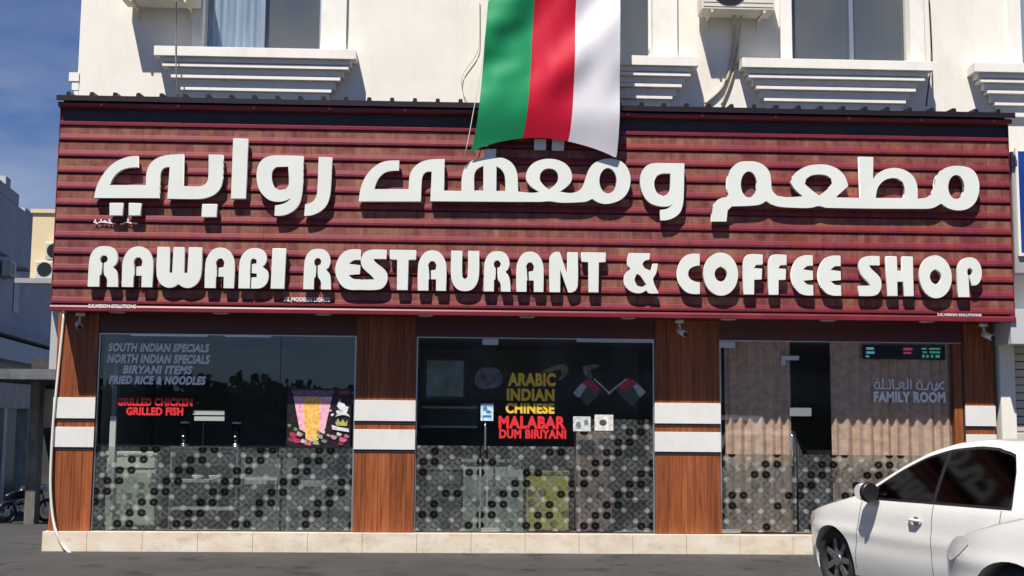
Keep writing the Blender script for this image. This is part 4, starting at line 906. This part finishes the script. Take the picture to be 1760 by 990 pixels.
def make_car():
    r = bpy.data.objects.new('parked_car', None); COL.objects.link(r)
    # local: +x = rearwards (s), y = lateral, z up
    ss = [0, .015, .04, .08, .14, .22]+[.3+.035*i for i in range(113)]+[4.26, 4.30, 4.34, 4.37, 4.39, 4.40]; ss = [s for s in ss if s <= 4.40]
    rings = []
    NZ = 26
    for s in ss:
        T = topz(s); zb = .20+.10*max(0, (.25-s)/.25)+.08*max(0, (s-4.1)/.3)
        ring = []
        ze = T-.045 if T > 1.05 else T-.035
        for j in range(NZ+1):
            z = zb+(ze-zb)*j/NZ; ring.append((s, side(s, z), z))
        w = side(s, ze)
        for (k, dz) in ((.965, .022), (.90, .036), (.78, .043), (.55, .048), (.28, .052), (0, .054)):
            ring.append((s, w*k, ze+dz-(.0 if T > 1.05 else .010)))
        full = ring+[(x_, -y_, z_) for x_, y_, z_ in reversed(ring[:-1])]
        rings.append(full)
    mb = MB(); mb.loft(rings)
    body = mb.build('body', M_paint, r)
    # wheel arches
    for wx in (.80, 3.38):
        c = MB(); c.tube([(wx, -1.2, .30), (wx, 1.2, .30)], .35, 40); co = c.build('cut', M_paint)
        md = body.modifiers.new('arch', 'BOOLEAN'); md.object = co; md.operation = 'DIFFERENCE'; md.solver = 'EXACT'
        me = bpy.data.meshes.new_from_object(body.evaluated_get(bpy.context.evaluated_depsgraph_get()))
        me.set_sharp_from_angle(angle=math.radians(35)); body.modifiers.clear(); body.data = me; bpy.data.objects.remove(co)
    # liners
    bx('wheel_liner', M_black, .40, 1.2, -.70, .70, .22, .72, r); bx('wheel_liner', M_black, 2.98, 3.78, -.70, .70, .22, .72, r)
    for sy in (1, -1):
        # side glass as strips that follow the body
        def winstrip(nm, s0, s1, top, bot, m_, off=.004, n=26, nz_=8):
            w = MB(); rows = []
            for i in range(n+1):
                s = s0+(s1-s0)*i/n; zt = top(s); zb = bot(s)
                rows.append([(s, sy*(side(s, zb+(zt-zb)*j/nz_)+off), zb+(zt-zb)*j/nz_) for j in range(nz_+1)])
            w.loft(rows, closed=False, caps=False); return w.build(nm, m_, r)
        def wtop(s):
            z = topz(s)-.075-.02*max(0, 1.9-s)
            if s > 2.95: z = min(z, 1.44-.9*(s-2.95)**2-6*max(0, s-3.14)**2*3)
            return max(z, belt(s)+.03)
        wb = lambda s: belt(s)+.022
        winstrip('side_window_surround', 1.40, 3.29, lambda s: wtop(s)+.012, lambda s: wb(s)-.012, M_black, .003)
        winstrip('side_window', 1.50, 2.30, lambda s: max(wtop(s)-.010, wb(s)+.02), lambda s: wb(s)+.012, M_cglass, .007); winstrip('side_window', 2.35, 3.25, lambda s: max(wtop(s)-.012, wb(s)+.02), lambda s: wb(s)+.012, M_cglass, .007)
        # shut lines
        for s0, nm in ((2.335, 'door_gap'), (1.18, 'door_gap'), (3.18, 'door_gap')):
            w = MB(); rows = []
            for j in range(15):
                z = .27+(belt(s0)+.0-.27)*j/14; sx = s0+(.16*math.sin((z-.27)*1.2) if s0 < 1.5 else 0)+(.10*max(0, .72-z)**1 if s0 > 3 else 0)
                rows.append([(sx-.004, sy*(side(sx, z)+.0015), z), (sx+.004, sy*(side(sx, z)+.0015), z)])
            w.loft(rows, closed=False, caps=False); w.build(nm, M_gap, r)
        for s0 in (2.12, 3.08):
            h = MB(); yy = side(s0, .80); h.tube([(s0-.09, sy*(yy+.012), .80), (s0-.04, sy*(yy+.035), .803), (s0+.04, sy*(yy+.035), .803), (s0+.09, sy*(yy+.012), .80)], [.008, .016, .016, .008], 8); ho = h.build('door_handle', M_paint, r)
            MB().tube([(s0, sy*(yy-.004), .792), (s0, sy*(yy+.003), .792)], .042, 14).build('handle_recess', M_gap, ho)
        # mirror
        m1 = MB(); yb = side(1.5, .98)
        m1.tube([(1.47, sy*(yb+.03), 1.0), (1.49, sy*(yb+.12), 1.02), (1.49, sy*(yb+.20), 1.02)], [.03, .09, .07], 14); mo = m1.build('mirror', M_paint, r)
        m2 = MB(); m2.tube([(1.555, sy*(yb+.14), 1.02), (1.60, sy*(yb+.14), 1.02)], [.098, .085], 18); m2.build('mirror_glass', M_black, mo)
        m3 = MB(); m3.box(1.42, 1.52, sy*(yb-.03), sy*(yb+.08), .945, .99); m3.build('mirror_foot', M_black, mo)
        # lamps
        w = MB(); rows = []
        for i in range(9):
            s = .10+.36*i/8; zc = topz(s)-.075; hgt = .075*math.sin(math.pi*(i+.6)/9.5)
            rows.append([(s, sy*(side(s, zc+d)+.004), zc+d) for d in (-hgt, -.3*hgt, .3*hgt, hgt*.7)])
        w.loft(rows, closed=False, caps=False); w.build('headlight', mat('lamp_clear', (.64, .65, .64), .2, coat=.5), r)
        w = MB(); rows = []
        for i in range(6):
            s = 4.12+.24*i/5; rows.append([(s, sy*(side(s, z)+.004), z) for z in (.78, .86, .94)])
        w.loft(rows, closed=False, caps=False); w.build('tail_light', mat('lamp_red', (.35, .01, .01), .15, coat=1), r)
        for wx in (.80, 3.38):
            t = MB(); rings = []
            for i in range(37):
                an = i/36*2*math.pi; ca, sa = math.cos(an), math.sin(an)
                pr = [(.205, .62), (.215, .80), (.25, .815), (.29, .81), (.308, .79), (.312, .70), (.305, .63)]
                rings.append([(wx+q_*ca, sy*y_, .31+q_*sa) for q_, y_ in pr])
            t.loft(rings, caps=False); tw = t.build('wheel', M_tyre, r)
            rm = MB(); rm.tube([(wx, sy*.70, .31), (wx, sy*.74, .31)], .205, 36)
            for k in range(7):
                an = k/7*2*math.pi; Mx = Matrix.Translation((wx, 0, .31)) @ Matrix.Rotation(an, 4, 'Y'); rm.box(.03, .205, min(sy*.74, sy*.785), max(sy*.74, sy*.785), -.028, .028, M=Mx)
            rm.tube([(wx, sy*.74, .31), (wx, sy*.80, .31)], .06, 16); rm.build('rim', M_dim, tw)
    # windscreen and rear glass on the top surface
    def topglass(nm, s0, s1, k):
        w = MB(); rows = []
        for i in range(15):
            s = s0+(s1-s0)*i/14; T = topz(s); ze = T-.045; wd = side(s, ze)
            rows.append([(s, wd*u*k, ze+.054-.030*abs(u)**3+.004) for u in [-.95+.19*j for j in range(11)]])
        w.loft(rows, closed=False, caps=False); w.build(nm, M_cglass, r)
    topglass('windscreen', 1.27, 2.12, .97); topglass('rear_window', 3.30, 3.92, .93)
    bp = MB(); bp.box(4.385, 4.415, -.26, .26, .62, .74); bp.build('number_plate', M_white, r)
    gp = MB(); gp.box(-.012, .01, -.42, .42, .40, .52); gp.build('grille', M_black, r)
    return r
CAR = make_car()
def place(car, s, lat, z, px, py, Y, theta):
    "put car point (s, lat, z=height) above the world point on the line through (px,py) at depth Y; heading tilted by theta from the facade line"
    x, _ = on(px, py, Y)
    # car rearward axis in the world: (cos th, -sin th)
    car.rotation_euler.z = -theta
    v = Matrix.Rotation(-theta, 3, 'Z') @ Vector((s, lat, 0))
    car.location = (x-v.x, Y-v.y, 0)
CAR.scale = (1.03, 1.03, 1.03)
place(CAR, 2.12*1.03, -.87, .82, 1575, 880, -4.8, math.radians(73))
tag(CAR, 'small white saloon car parked nose in beside the family room window', 'car', 'white cars parked in front of the shop')
C2 = copy_tree(CAR)
C2.scale = (1.2, 1.2, 1.2)
place(C2, .1, 0, .8, 1745, 940, -6.5, math.radians(66))
tag(C2, 'white car bonnet in the lower right corner, in front of the saloon', 'car', 'white cars parked in front of the shop')
